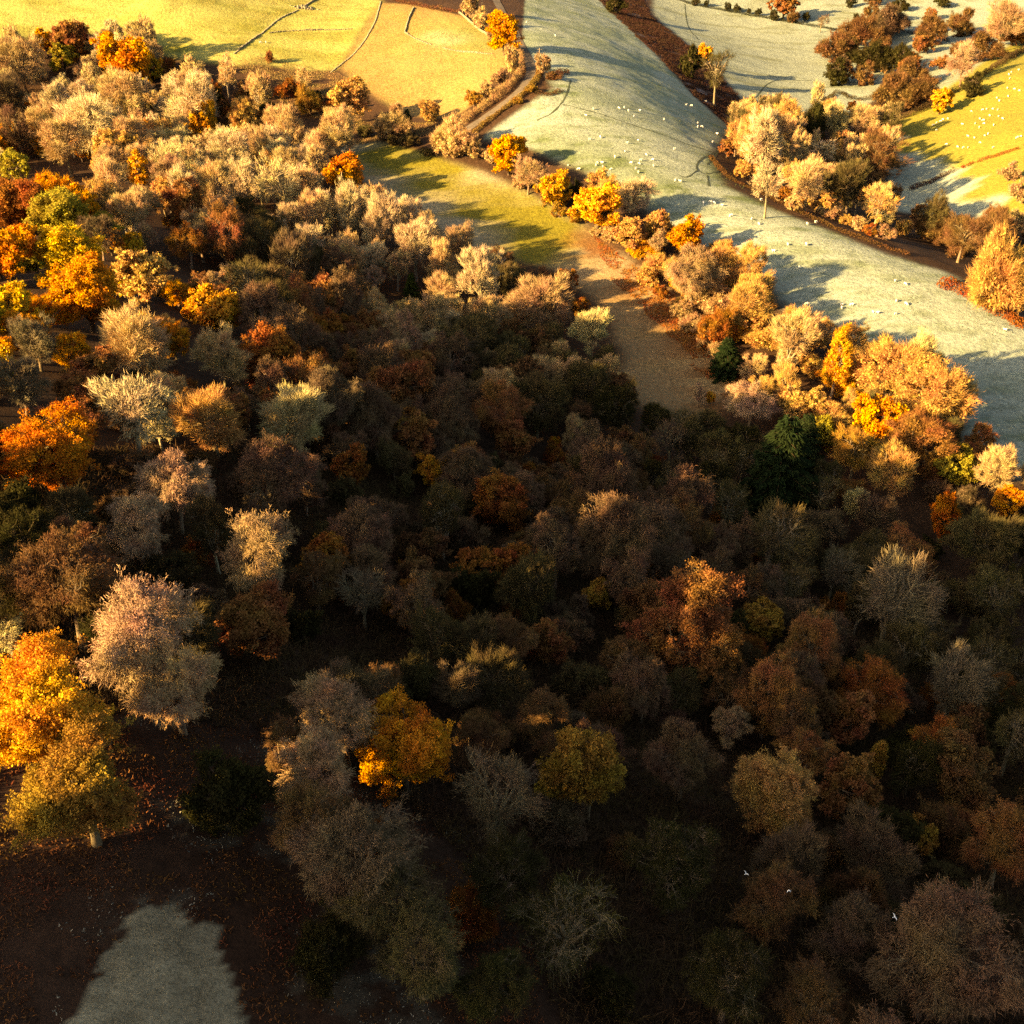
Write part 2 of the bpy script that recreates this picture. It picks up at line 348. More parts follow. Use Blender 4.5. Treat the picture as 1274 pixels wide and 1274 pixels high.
# crown width 10 m in every prototype; kinds give shape and texture
KIND = {
 # R: crown radii x,y,z; cz: height of crown centre; nl: lobes; dl: lobe depth; up: twig lift; tw: twigs; lf: leaves; lo: how low the crown reaches; l1: limbs
 'bare':   dict(R=(5,5,5.6), cz=6.5, nl=13, dl=.52, up=.60, tw=.9, lf=0, lo=-.85, l1=8),
 'ash':    dict(R=(4.3,4.3,6.4), cz=7.2, nl=11, dl=.48, up=.95, tw=.85, lf=0, lo=-.65, l1=10),
 'sparse': dict(R=(5,5,5.2), cz=7.8, nl=11, dl=.52, up=.35, tw=.22, lf=0, lo=-.50, l1=9),
 'birch':  dict(R=(4.8,4.8,6.2), cz=6.5, nl=13, dl=.52, up=-.55, tw=1.15, lf=0, lo=-.9, l1=8),
 'leafbirch': dict(R=(4.8,4.8,6.0), cz=6.3, nl=13, dl=.52, up=-.55, tw=.7, lf=.7, lo=-.9, l1=8),
 'oak':    dict(R=(5,5,5.0), cz=5.2, nl=15, dl=.52, up=.1, tw=.10, lf=1.0, lo=-.9, l1=8),
 'beech':  dict(R=(5,5,5.4), cz=5.6, nl=16, dl=.42, up=.15, tw=.75, lf=.38, lo=-.9, l1=9),
 'larch':  dict(R=(2.6,2.6,7.0), cz=7.6, nl=12, dl=.35, up=.5, tw=.5, lf=.4, lo=-.9, l1=9),
 'bush':   dict(R=(5,5,4.2), cz=2.9, nl=11, dl=.52, up=.45, tw=.85, lf=.25, lo=-.60, l1=8),
 'leafbush': dict(R=(5,5,4.2), cz=3.0, nl=12, dl=.52, up=.1, tw=.2, lf=.9, lo=-.60, l1=8),
}
LOD = {3: dict(tw=26000, w=.0155, lf=60000, ls=.135, l3=800), 0: dict(tw=21000, w=.019, lf=24000, ls=.24, l3=300), 1: dict(tw=13500, w=.021, lf=11000, ls=.36, l3=200), 2: dict(tw=5200, w=.04, lf=4200, ls=.60, l3=120)}
def curve(p0, p1, rise, r_, n_=4, wob=.25):
    c = (p0+p1)/2 + np.array([0,0,rise]) + r_.randn(3)*wob
    t = np.linspace(0, 1, n_+1)[:,None]; return p0*(1-t)**2 + 2*c*t*(1-t) + p1*t*t
def proto(kind, seed, lod):
    K = KIND[kind]; Q_ = LOD[lod]; r_ = rs(seed*31+7); R = np.array(K['R'], float)*np.array([1.04, r_.uniform(.78, 1.1), r_.uniform(.88, 1.15)]); ctr = np.array([r_.randn()*.4, r_.randn()*.4, K['cz']])
    nl = K['nl']; ld = unit(r_.randn(nl, 3)+[0,0,.22]); lw = r_.uniform(.26, .62, nl); lh = r_.uniform(.35, 1.0, nl)
    def rad(d):
        a = np.arccos(np.clip(d@ld.T, -1, 1)); return (1-K['dl']) + K['dl']*np.max(lh*np.exp(-(a/lw)**2), axis=1)*1.25
    def shell(n_, lo, hi, low):
        d = unit(r_.randn(n_*3, 3)); d = d[d[:,2] > low + r_.randn(len(d))*.22][:n_]; q = rad(d)*r_.uniform(lo, hi, len(d)); return ctr + d*q[:,None]*R
    def lobepts(n_, lo, hi):
        i = r_.randint(0, nl, n_); d = unit(ld[i] + r_.randn(n_, 3)*.30); q = rad(d)*r_.uniform(lo, hi, n_); p = ctr + d*q[:,None]*R
        return p
    segs = []; lev = []
    top = ctr + np.array([0,0,R[2]*.25]); trunk = curve(np.array([0,0,-.6]), top, 0, r_, 7, .35)
    zt = trunk[:,2]; rt = np.interp(zt, [0, top[2]], [.34, .12]); rt[0] = .46
    for i in range(7): segs.append((trunk[i], trunk[i+1], rt[i], rt[i+1], 0))
    l1p, l1n = shell(K['l1'], .42, .58, max(K['lo'], -.3)), []
    cr_base = K['cz'] - R[2]*.75
    for p in l1p:
        h = np.clip(p[2]-r_.uniform(2.5, 4.5), max(.8, cr_base*.75), top[2]); s0 = np.array([np.interp(h, zt, trunk[:,0]), np.interp(h, zt, trunk[:,1]), h])
        c = curve(s0, p, -.5+K['up']*.4, r_, 5, .45); rr = np.linspace(.19, .09, 6)*r_.uniform(.8, 1.2)
        for i in range(5): segs.append((c[i], c[i+1], rr[i], rr[i+1], 1))
        l1n.append(c[1:])
    l1n = np.concatenate(l1n + [trunk[-3:]])
    l2n = []
    for p in np.concatenate([shell(30, .68, .85, K['lo']), lobepts(24, .65, .82)]):
        w_ = np.linalg.norm(l1n-p, axis=1) + .6*np.maximum(0, l1n[:,2]-p[2]) ; s0 = l1n[np.argmin(w_+r_.rand(len(w_))*.5)]
        c = curve(s0, p, K['up']*.5, r_, 4, .35)
        for i in range(4): segs.append((c[i], c[i+1], .085-.014*i, .071-.014*i, 2))
        l2n.append(c[1:])
    l2n = np.concatenate(l2n)
    n3 = Q_['l3']; cl = np.concatenate([shell(34, .74, .98, K['lo']), lobepts(22, .8, 1.0)]); ci = r_.randint(0, len(cl), int(n3*1.1)); cs_ = r_.uniform(.35, .75, len(cl))
    p3 = np.concatenate([shell(n3//4, .60, .92, K['lo']), lobepts(n3//5, .78, 1.0), cl[ci] + r_.randn(len(ci), 3)*cs_[ci][:,None]*[.8,.8,.6]])
    dd = np.linalg.norm(l2n[None]-p3[:,None], axis=2) + .5*np.maximum(0, l2n[None,:,2]-p3[:,2:3]) + r_.rand(len(p3), len(l2n))*.3
    s3 = l2n[np.argmin(dd, 1)]; m3 = (s3+p3)/2 + r_.randn(*p3.shape)*.15 + [0,0,K['up']*.3]
    S0 = np.array([s[0] for s in segs]); S1 = np.array([s[1] for s in segs]); A0 = np.array([s[2] for s in segs]); A1 = np.array([s[3] for s in segs]); lv = np.array([s[4] for s in segs])
    thick = {3: .75, 0: 1.0, 1: 1.15, 2: 1.5}[lod]
    big = lv < 2
    tp = [tubes(S0[big], S1[big], A0[big], A1[big], 7 if lod in (0, 3) else 5), tubes(S0[~big], S1[~big], A0[~big]*thick, A1[~big]*thick, 4)]
    a3 = np.full(len(p3), .026)*thick
    if not (lod == 2 and kind in ('oak', 'leafbush')):
        tp += [tubes(s3, m3, a3, a3*.75, 3), tubes(m3, p3, a3*.75, a3*.4, 3)]
    trunk_m = join(tp)
    # twigs
    cp = []; lo_ = K['lo']
    nt_ = int(Q_['tw']*K['tw']); lq = .62 if lod == 3 else 1.0
    if nt_ > 50:
        i = r_.randint(0, len(p3), nt_); t = r_.uniform(.15, 1.05, nt_)[:,None]; P = m3[i]*(1-t)+p3[i]*t + r_.randn(nt_, 3)*(.20 if lod != 3 else .13)
        rad_d = unit((P-ctr)/R); Dd = unit(p3[i]-m3[i])
        if K['up'] < 0:     # drooping birch sprays
            D = unit(rad_d*.55 + Dd*.3 + r_.randn(nt_, 3)*.55 + [0,0,.15]); bend = np.tile([0,0,-1.5], (nt_,1)) + r_.randn(nt_, 3)*.3; Ln = r_.uniform(.4, .95, nt_)*lq
        else:
            D = unit(rad_d*.75 + Dd*.45 + r_.randn(nt_, 3)*.42 + [0,0,K['up']]); bend = r_.randn(nt_, 3)*.35 + [0,0,K['up']*.8]; Ln = r_.uniform(.45, 1.2, nt_)*lq
        cp.append(ribbons(P, D, Ln, Q_['w'] if K['tw'] > .5 else Q_['w']*1.35, bend, r_))
    nf = int(Q_['lf']*K['lf'])
    if nf > 50:
        i = r_.randint(0, len(p3), nf); off = r_.randn(nf, 3); off *= (r_.rand(nf, 1)**.5*(.62 if lod != 3 else .42))/np.linalg.norm(off, axis=1, keepdims=True)*np.array([1.15, 1.15, .8])
        P = p3[i] + off; cp.append(leafquads(P, Q_['ls'], r_, .6, unit((P-ctr)/R)))
    return trunk_m, join(cp)
def conifer(seed, lod):
    r_ = rs(seed); tp = [tubes(np.array([[0,0,-.5]]), np.array([[0,0,15.]]), [.35], [.04], 6)]; P = []; F = []
    n_b = 95
    for i in range(n_b):
        f = (i+.5)/n_b; z = 1.2 + 13.6*f; ln = 5.0*(1-f)**.75*r_.uniform(.75, 1.1)+.3; a = i*2.4+r_.rand()*.6
        d = np.array([math.cos(a), math.sin(a), 0]); p0 = np.array([0,0,z]); p1 = p0+d*ln*.6+[0,0,-.12*ln]; p2 = p0+d*ln+[0,0,-.28*ln+.3]
        tp.append(tubes(np.stack([p0,p1]), np.stack([p1,p2]), [.06,.04], [.04,.015], 3))
        m = int(ln*(26 if lod == 2 else 75)); t = r_.rand(m)**.7; c = np.where(t[:,None] < .6, p0+(p1-p0)*(t[:,None]/.6), p1+(p2-p1)*((t[:,None]-.6)/.4))
        s = np.array([-d[1], d[0], 0]); w = (1-t)*.9+.35; c = c + s*(r_.uniform(-1, 1, m)*w)[:,None] + [0,0,0]+ np.stack([0*t,0*t,-r_.rand(m)*.25], 1); P.append(c)
        F.append(unit(d*.8+s*r_.uniform(-1,1,m)[:,None]+[0,0,-.35]))
    P = np.concatenate(P); F = np.concatenate(F); n_ = len(P)
    return join(tp), ribbons(P, F, r_.uniform(.35, .7, n_), .16 if lod == 2 else .085, np.tile([0,0,-.5],(n_,1)), r_)
PROTO = {}
def get_proto(kind, var, lod):
    key = (kind, var, lod)
    if key not in PROTO:
        t, c = conifer(var+5, lod) if kind == 'conifer' else proto(kind, var + sum(map(ord, kind)), lod)
        mt = M_TWIG if KIND.get(kind, {'lf':1,'tw':0})['lf'] < .2 else M_LEAF
        PROTO[key] = (mesh_np(f"{kind}_trunk", t[0], t[1], M_BARK), mesh_np(f"{kind}_crown", c[0], c[1], mt))
    return PROTO[key]
NAMEK = {'leafbirch':'birch_tree','ash':'ash_tree','bare':'bare_tree','sparse':'open_bare_tree','birch':'birch_tree','oak':'oak_tree','beech':'beech_tree','larch':'larch_tree','bush':'bush','leafbush':'leafy_bush','conifer':'conifer_tree'}
CATK = {'leafbirch':'birch','ash':'ash tree','bare':'tree','sparse':'tree','birch':'birch','oak':'oak','beech':'beech','larch':'larch','bush':'bush','leafbush':'bush','conifer':'conifer'}
KC = {'leafbirch':.65,'ash':.74,'bare':.68,'sparse':.78,'birch':.66,'oak':.54,'beech':.58,'larch':.76,'bush':.29,'leafbush':.30,'conifer':.6}
BARKC = {'leafbirch':(.16,.11,.06),'ash':(.27,.21,.13),'bare':(.17,.12,.065),'sparse':(.20,.155,.09),'birch':(.20,.14,.085),'oak':(.08,.055,.035),'beech':(.16,.11,.06),'larch':(.30,.20,.12),'bush':(.12,.08,.05),'leafbush':(.08,.06,.04),'conifer':(.05,.035,.02)}
LODN = [0, 0]
def plant(kind, x, y, width, c, seed, hs=1.0, bark=None, zoff=0):
    r_ = random.Random(seed); g = float(gz(x, y, H)); d = y*cP - g*sP
    px_w = width*FPX/max(d, 1); lod = 3 if px_w > 118 else 0 if px_w > 84 else (1 if px_w > 42 else 2)
    nv = {3: 2, 0: 2, 1: 3, 2: 4}[lod]; tm, cm = get_proto(kind, r_.randrange(nv), lod)
    root = bpy.data.objects.new(NAMEK[kind], None); C.objects.link(root); root.empty_display_size = .5
    s = width/10.0; root.location = (x, y, g+zoff); root.rotation_euler = (r_.uniform(-.06,.06), r_.uniform(-.06,.06), r_.uniform(0, 6.283)); root.scale = (s, s, s*hs)
    t = obj('trunk', tm, root); cr = obj('crown', cm, root)
    j = r_.uniform(.88, 1.12); cr.color = (c[0]*j, c[1]*j*r_.uniform(.95, 1.05), c[2]*j, 1)
    b_ = bark or BARKC[kind]; t.color = (b_[0], b_[1], b_[2], 1)
    root['category'] = CATK[kind]
    return root
def place(px, py, w_px, k_):
    """where a crown of that apparent width stands so that its middle shows at that place"""
    r = rays(px, py); P = r[None]*TT[:,None]; dep = TT
    hc = P[:,2] - gz(P[:,0], P[:,1]) - k_*w_px*dep/FPX
    i = int(np.argmax(hc < 0)); 
    if hc[i] >= 0: i = len(TT)-1
    t = TT[i]; return float(P[i,0]), float(P[i,1]), w_px*t/FPX
# ------------------------------------------------------------------ colours of crowns (surface albedo)
COL = {
 'orange': (.58,.235,.024), 'yellow': (.62,.37,.035), 'gold': (.62,.29,.035), 'rust': (.27,.10,.024), 'deep orange': (.46,.14,.018),
 'buff': (.49,.315,.14), 'pale': (.55,.40,.215), 'straw': (.54,.41,.18), 'pink': (.40,.245,.135), 'purple-brown': (.155,.088,.047),
 'brown': (.15,.078,.032), 'olive': (.10,.075,.030), 'dark olive': (.045,.038,.013), 'russet': (.27,.115,.04), 'grey': (.17,.125,.072),
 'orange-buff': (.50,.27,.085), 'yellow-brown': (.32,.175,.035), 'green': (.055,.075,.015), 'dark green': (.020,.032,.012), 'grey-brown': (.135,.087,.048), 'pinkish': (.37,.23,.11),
 'yellow-green': (.30,.235,.035),
}
# (px, py, crown width px, kind, colour, height scale, label)
T = [
 (155,62,100,'oak','orange',1,'big spreading orange oak with a dark ivied trunk at the edge of the yellow pasture'),
 (90,52,56,'oak','russet',1,'dull orange oak standing just behind the big ivied orange oak'),
 (76,72,42,'oak','yellow-green',1,'small olive-green oak in front of the dull orange one'),
 (186,84,34,'leafbush','yellow',1.5,'small bright yellow bushy tree at the foot of the big ivied orange oak'),
 (25,75,75,'bare','pinkish',1,'pale pinkish bare tree at the top-left corner of the wood'),
 (108,150,85,'bare','pale',1,'very pale feathery bare crown on the slope below the big ivied orange oak'),
 (80,172,70,'bare','buff',1,'buff bare tree beside the misty hollow'),
 (160,118,70,'bare','buff',1,'buff bare tree directly below the big ivied orange oak'),
 (240,125,75,'bare','pale',1,'broad pale bare tree between the yellow pasture and the yellow wood tree'),
 (15,120,60,'bare','grey-brown',1,'dim grey-brown bare tree above the misty hollow'),
 (22,160,55,'bare','purple-brown',1,'dark brown tree inside the misty hollow'),
 (255,152,44,'leafbush','gold',1.8,'narrow golden leafy tree deep in the pale bare wood'),
 (300,143,46,'beech','orange-buff',1,'domed orange-buff tree with a yellow top in the bare wood'),
 (100,184,34,'oak','orange',1,'small round orange oak above the near ridge'),
 (50,180,28,'oak','gold',1,'tiny golden oak near the misty hollow'),
 (170,212,42,'larch','gold',1,'slim golden tree among pale bare trees above the near ridge'),
 (209,277,16,'oak','orange',1,'tiny bright orange tree just past the near ridge'),
 (336,72,15,'bush','russet',1.3,'lone small russet bush on the yellow pasture casting a long shadow'),
 (433,120,62,'oak','orange-buff',1,'bushy orange-buff oak at the corner of the meadow and the tan field'),
 (385,128,44,'bush','yellow-brown',1.2,'yellow-brown bush beside the bushy orange-buff oak'),
 (360,112,40,'bush','rust',1,'low dark rusty thicket under the yellow pasture'),
 (488,158,54,'bush','pinkish',1.1,'pinkish bare bush at the head of the meadow'),
 (507,156,22,'conifer','dark green',1,'small dark conifer at the head of the meadow'),
 (534,140,36,'bush','orange-buff',1,'orange-buff bush on the lower edge of the tan field'),
 (557,172,60,'bush','buff',1.2,'wide buff bush at the bottom of the lane'),
 (585,182,40,'bush','pinkish',1.2,'pinkish bare bush between the lane and the bright orange hedgerow oak'),
 (628,38,52,'oak','orange',1.05,'round bright orange oak standing alone at the top of the lane'),
 (633,190,56,'oak','orange',1.05,'bright orange oak at the upper end of the meadow hedgerow'),
 (657,214,50,'bare','pinkish',1,'brownish-pink bare tree leaning on the bright orange hedgerow oak'),
 (689,238,50,'oak','gold',1.2,'tall golden oak in the middle of the meadow hedgerow'),
 (713,238,34,'bush','dark olive',1.3,'dark ivied bush between the golden and the yellow hedgerow oaks'),
 (744,258,76,'oak','gold',1,'big yellow-orange oak on the meadow hedgerow'),
 (790,242,62,'bare','pale',1,'feathery pale bare tree right behind the big yellow-orange hedgerow oak'),
 (784,292,58,'oak','orange-buff',1,'buff-orange rounded tree below the big yellow-orange hedgerow oak'),
 (818,300,34,'birch','pinkish',1.2,'slim pink birch with a white trunk in the hedgerow'),
 (852,296,62,'oak','orange',1,'deep orange oak crown rising above the pink hedgerow birches'),
 (862,345,86,'birch','pinkish',1,'large pink-buff birch in the lower hedgerow belt'),
 (925,378,72,'bare','orange-buff',1,'orange-buff bare tree at the frosted pasture edge'),
 (933,402,48,'oak','orange-buff',1,'warm orange leafy tree inside the lower belt'),
 (985,422,78,'ash','buff',1.1,'tall buff bare tree in the belt beside the frosted pasture'),
 (893,415,56,'bush','rust',1.6,'rusty brown thicket at the low end of the meadow'),
 (905,450,50,'conifer','dark green',.8,'dark green conifer half hidden in the belt'),
 (1042,448,62,'larch','gold',1.35,'tall bright golden larch catching full sun at the belt end'),
 (1062,425,50,'bare','orange-buff',1.1,'pale orange bare tree touching the tall golden larch'),
 (1110,460,100,'beech','orange-buff',1.1,'large orange-buff beech at the corner of the frosted pasture'),
 (1172,490,104,'beech','orange-buff',1.1,'broad orange-buff beech overhanging the frosted pasture corner'),
 (1096,520,72,'oak','orange',1.2,'orange leafy tree under the large orange-buff beech'),
 (1140,545,86,'beech','russet',1,'rusty beech at the foot of the corner group'),
 (1188,580,64,'oak','yellow-green',1,'yellow-green ivied tree at the sunlit wood edge'),
 (1020,542,50,'leafbush','yellow-green',1.4,'yellow-green leafy tree on the line of the shadow'),
 (1065,560,70,'bare','yellow-brown',1,'straw-coloured bare tree just catching the sun by the shadow line'),
 (1120,585,74,'bare','orange-buff',1,'warm bare tree on the shadow line below the rusty beech'),
 (935,500,84,'birch','pink',.85,'pink birch clump rising out of the shadow into sun'),
 (870,492,26,'birch','pink',1.2,'slim pink birch tip at the low end of the meadow'),
 (884,494,16,'oak','gold',1.3,'tiny golden crown glowing at the low end of the meadow'),
 (1246,588,64,'bare','buff',1,'rounded buff bare tree at the bottom corner of the frosted pasture'),
 (1256,628,48,'oak','orange',.9,'bright orange tree tucked under the rounded buff tree'),
 (1176,640,48,'oak','deep orange',1.7,'tall narrow dull orange oak half in shadow'),
 # left lit valley wood, meadow side
 (426,215,62,'oak','orange',1,'orange oak at the upper left bank of the meadow'),
 (432,262,54,'ash','pale',1.3,'tall pale bare tree on the left bank of the meadow'),
 (470,275,60,'ash','pale',1.2,'pale ash-like bare tree with white limbs beside the meadow'),
 (388,270,50,'ash','buff',1.3,'tall buff bare tree with visible trunk in the valley wood'),
 (350,230,70,'sparse','straw',1.1,'open bare tree with dark branches in the valley wood'),
 (290,190,66,'bare','pale',1,'pale bare tree in the middle of the valley wood'),
 (512,360,26,'conifer','green',.9,'small green conifer among the bare meadow-side trees'),
 (466,346,34,'birch','pink',1.2,'pink birch glowing at the edge of the shade'),
 (552,330,54,'ash','buff',1.2,'buff bare tree by the middle of the meadow'),
 (600,345,64,'ash','pale',1.2,'tall pale bare tree leaning over the meadow'),
 (572,300,48,'bare','pinkish',1.1,'pink-brown round bare crown by the meadow'),
 (678,372,92,'bare','pinkish',1,'big round pink-buff tree at the lower meadow'),
 (706,350,40,'oak','rust',1,'rusty crown behind the big round pink-buff tree'),
 (738,415,62,'bare','straw',1.1,'straw-coloured bare tree in the last sun by the lower meadow'),
 (722,385,34,'oak','rust',1.1,'small rusty tree between two bare trees at the lower meadow'),
 (765,505,70,'bare','dark olive',1.2,'olive bare tree in shade where the meadow ends'),
 # near ridge, lit
 (12,250,90,'oak','rust',1,'rusty oak at the left end of the near ridge'),
 (70,262,90,'oak','yellow-green',.9,'wide olive-yellow oak on the near ridge'),
 (5,310,80,'oak','orange',1.1,'orange oak cut off by the left frame edge on the near ridge'),
 (85,315,96,'oak','yellow',.85,'wide bright yellow oak on the near ridge'),
 (105,365,110,'oak','orange',.9,'broad fiery orange oak below the wide yellow one'),
 (180,345,84,'oak','orange-buff',.95,'orange-brown oak to the side of the fiery orange oak'),
 (268,388,84,'oak','gold',.9,'golden-yellow oak at the end of the near ridge'),
 (165,305,34,'leafbush','yellow',1.4,'small yellow crown on top of the near ridge'),
 (122,290,60,'bare','grey-brown',.9,'dark bare tree between the yellow oaks on the ridge'),
 (232,300,60,'birch','rust',.9,'dim rusty tree on the far side of the near ridge'),
 (182,425,104,'bare','buff',.9,'warm buff bare tree below the golden-yellow oak'),
 (272,442,84,'bare','buff',.95,'buff bare tree with long pale branches beside the dark slope'),
 (42,425,72,'bare','grey',.9,'grey bare tree at the left side under the fiery orange oak'),
 (22,475,84,'bare','grey',.9,'greyish-straw bare tree near the left frame edge'),
 (160,515,104,'sparse','pale',.95,'white-limbed bare tree with sharp pale branches'),
 (262,520,104,'bare','orange-buff',.85,'domed orange-buff tree lit on top'),
 (368,522,112,'bare','straw',.85,'long straw-coloured bare crown lit along its top'),
 (68,562,150,'oak','deep orange',.95,'large dark orange oak lit only at its top on the left'),
 (432,585,60,'oak','rust',1.1,'deep red-orange oak at the edge of the dark slope'),
 (488,570,54,'bare','olive',1,'dark bare tree squeezed between two orange trees'),
 (536,590,48,'leafbirch','gold',1.1,'dull golden tree next to the deep red-orange oak'),
 (212,605,115,'birch','pink',.95,'purple-brown birch with pink sunlit tips'),
 (330,600,130,'birch','purple-brown',.9,'wide purple-brown birch with faint pink tips'),
 (168,660,105,'birch','pink',.9,'birch whose left tips glow buff against black shade'),
 (318,690,130,'birch','pinkish',1,'tall dull pink birch above the orange shaded tree'),
 (318,775,120,'oak','russet',1,'dim orange-brown oak below the tall dull pink birch'),
 (160,800,185,'birch','pink',.95,'large pink sunlit birch behind the glowing yellow-orange tree'),
 (215,860,150,'birch','buff',.85,'grey-brown birch with pale crooked limbs beside the large pink birch'),
 (48,895,200,'leafbirch','gold',.9,'glowing yellow-orange birch at the left frame edge'),
 (100,990,185,'leafbirch','yellow-brown',.9,'dim olive-gold birch skirt below the glowing yellow-orange one'),
 (10,795,60,'sparse','straw',.9,'thin bare branches catching sun at the left frame edge'),
 (425,895,150,'birch','pinkish',.9,'grey-buff birch behind the bright orange oak in the near wood'),
 (500,928,150,'oak','orange',1,'bright orange oak glowing alone in the dark near wood'),
 (392,965,120,'birch','pinkish',1,'pinkish-orange birch left of the bright orange near oak'),
 (435,1060,190,'birch','grey-brown',1,'large dull birch in front of the bright orange near oak'),
 (275,1000,120,'leafbush','dark olive',1.3,'very dark olive tree beside the black gap'),
 (612,1010,136,'sparse','grey-brown',1,'dark bare tree with curving mossy limbs'),
 (732,962,120,'leafbirch','yellow-brown',1.1,'dull amber birch in the lower middle of the wood'),
 (690,935,60,'birch','brown',1,'brown birch touching the dull amber one'),
 (620,625,90,'oak','rust',.9,'dark rusty round oak in the middle of the slope'),
 (636,545,60,'leafbirch','russet',1,'dull orange birch with a pale trunk on the upper slope'),
 (690,552,22,'oak','orange',1,'tiny orange crown on the upper slope'),
 (835,548,50,'sparse','grey-brown',1,'thin bare tree under the low end of the meadow'),
 (742,742,46,'leafbirch','yellow-brown',1,'small amber birch shining in the middle of the dark slope'),
 (598,715,80,'oak','rust',.9,'dark red-brown oak in the centre of the dark slope'),
 (682,805,66,'leafbirch','russet',1,'orange-brown birch under the small amber birch'),
 (570,858,80,'bare','grey-brown',.9,'grey bare crown in the dark near the wood centre'),
 (450,745,80,'sparse','grey',.9,'leaning bare tree with grey limbs in the shade'),
 (948,772,74,'oak','yellow-brown',.9,'amber-orange oak on the brink of the dark gully'),
 (965,1000,130,'beech','orange-buff',1,'orange-brown tree lit faintly on the lower slope'),
 (910,905,60,'birch','pinkish',1,'pinkish-brown birch on the lower right slope'),
 (1052,985,84,'leafbirch','russet',1,'russet-brown birch beside the faintly lit orange-brown tree'),
 (1092,945,44,'larch','yellow-brown',1.3,'slim olive-gold larch curving on the lower right slope'),
 (1146,1050,56,'oak','yellow-brown',1.2,'dull golden tree on the side of a dark bare tree'),
 (1188,1020,46,'oak','russet',1,'small russet crown by the right black gap'),
 (1082,1062,110,'bare','grey-brown',1,'grey-brown bare tree in front of the dull golden one'),
 (1165,1190,230,'birch','purple-brown',.9,'huge purple-brown birch at the bottom right corner'),
 (1250,1060,110,'birch','russet',1.1,'reddish birch with thin white trunks at the right frame edge'),
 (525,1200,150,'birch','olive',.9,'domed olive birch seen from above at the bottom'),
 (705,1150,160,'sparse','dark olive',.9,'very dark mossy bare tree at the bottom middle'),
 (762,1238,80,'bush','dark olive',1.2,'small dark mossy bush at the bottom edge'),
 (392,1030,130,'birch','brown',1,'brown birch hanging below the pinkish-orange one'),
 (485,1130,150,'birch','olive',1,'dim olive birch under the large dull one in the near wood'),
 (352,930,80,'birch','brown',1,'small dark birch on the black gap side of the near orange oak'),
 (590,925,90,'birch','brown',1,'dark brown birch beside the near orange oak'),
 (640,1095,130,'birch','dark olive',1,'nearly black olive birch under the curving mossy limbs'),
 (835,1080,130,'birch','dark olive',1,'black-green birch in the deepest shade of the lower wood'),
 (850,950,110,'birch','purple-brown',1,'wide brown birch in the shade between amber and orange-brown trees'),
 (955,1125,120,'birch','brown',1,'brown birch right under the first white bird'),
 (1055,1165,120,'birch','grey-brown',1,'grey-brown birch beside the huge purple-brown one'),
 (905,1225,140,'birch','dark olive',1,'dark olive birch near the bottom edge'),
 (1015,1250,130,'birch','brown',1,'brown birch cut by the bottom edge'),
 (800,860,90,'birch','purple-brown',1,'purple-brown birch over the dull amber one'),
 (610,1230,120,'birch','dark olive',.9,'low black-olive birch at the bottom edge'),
 (400,1190,110,'bush','dark olive',1.1,'dark wide bush on the bracken edge near the clearing'),
 # gully, right
 (970,595,120,'conifer','dark green',.8,'big dark green conifer just under the shadow line'),
 (1003,560,60,'conifer','dark green',.9,'smaller dark green conifer behind the big one'),
 (960,668,104,'sparse','olive',.95,'wide olive bare tree with crooked limbs in the gully'),
 (903,625,60,'sparse','olive',1.2,'upright thin olive bare tree at the edge of the gully'),
 (1040,712,64,'sparse','grey',1.2,'small pale-trunked bare tree standing clear in the gully'),
 (1115,745,120,'sparse','grey',1.2,'tall bare tree with several pale leaning trunks in the gully'),
 (1088,640,70,'bare','grey-brown',1,'grey-brown bare tree above the clear gully trees'),
 (1130,690,80,'birch','russet',.9,'dull reddish birch crown behind the leaning pale trunks'),
 (1188,850,100,'sparse','grey',1,'broad bare tree with fanned pale branches at the lower gully'),
 (1250,740,90,'sparse','olive',1,'olive bare tree with white branches at the right frame edge'),
 (1262,920,84,'sparse','olive',1.1,'olive bare tree by the right frame edge below the gully'),
 (1230,670,90,'bare','olive',.9,'wide dark olive crown beside the narrow dull orange oak'),
 # middle copse beyond the frosted pasture
 (950,172,60,'bare','pale',1.3,'tall pale bare tree with white trunk at the upper copse end'),
 (935,172,52,'birch','orange-buff',1.2,'orange-buff birch beside the tall white-trunked bare tree'),
 (905,183,28,'oak','russet',1,'russet bush at the tip of the copse by the bracken'),
 (957,225,50,'sparse','pale',1.4,'fan-shaped pale bare tree on the copse front'),
 (925,215,26,'bush','orange-buff',1,'small orange bush at the copse foot'),
 (1014,122,26,'bare','straw',1.8,'pale pointed bare crown topping the copse'),
 (1035,148,46,'bare','straw',1,'straw bare crown at the back of the copse'),
 (1015,160,46,'bush','dark olive',1.6,'dark shaded crown at the back of the copse'),
 (1080,150,50,'bare','buff',.9,'rounded buff crown at the far corner of the copse'),
 (1060,133,16,'oak','rust',1,'small dark rusty treetop beyond the copse'),
 (1027,192,42,'sparse','pale',1,'pale crooked bare tree in the middle of the copse'),
 (1098,192,74,'bare','brown',.9,'large brown crown on the far side of the copse'),
 (1006,222,60,'bare','buff',1.2,'buff bare tree at the middle front of the copse'),
 (1060,228,62,'bare','olive',1.1,'dark olive bare tree at the front of the copse'),
 (1028,254,36,'leafbush','orange-buff',1.1,'orange leafy bush at the copse front edge'),
 (1092,222,30,'bush','pinkish',1.3,'pinkish crown inside the lower copse'),
 (1092,255,50,'sparse','orange-buff',1.1,'orange-buff open tree at the lower end of the copse'),
 (1122,285,30,'bush','orange-buff',1.1,'last orange bush at the lower end of the copse'),
 (975,190,44,'bare','buff',1,'buff crown behind the tall white-trunked bare tree'),
 (985,255,30,'bush','buff',1,'low buff bush under the front of the copse'),
 # right valley belt behind the brow
 (1162,262,50,'bare','olive',1.3,'olive round-headed bare tree beyond the brow of the frosted pasture'),
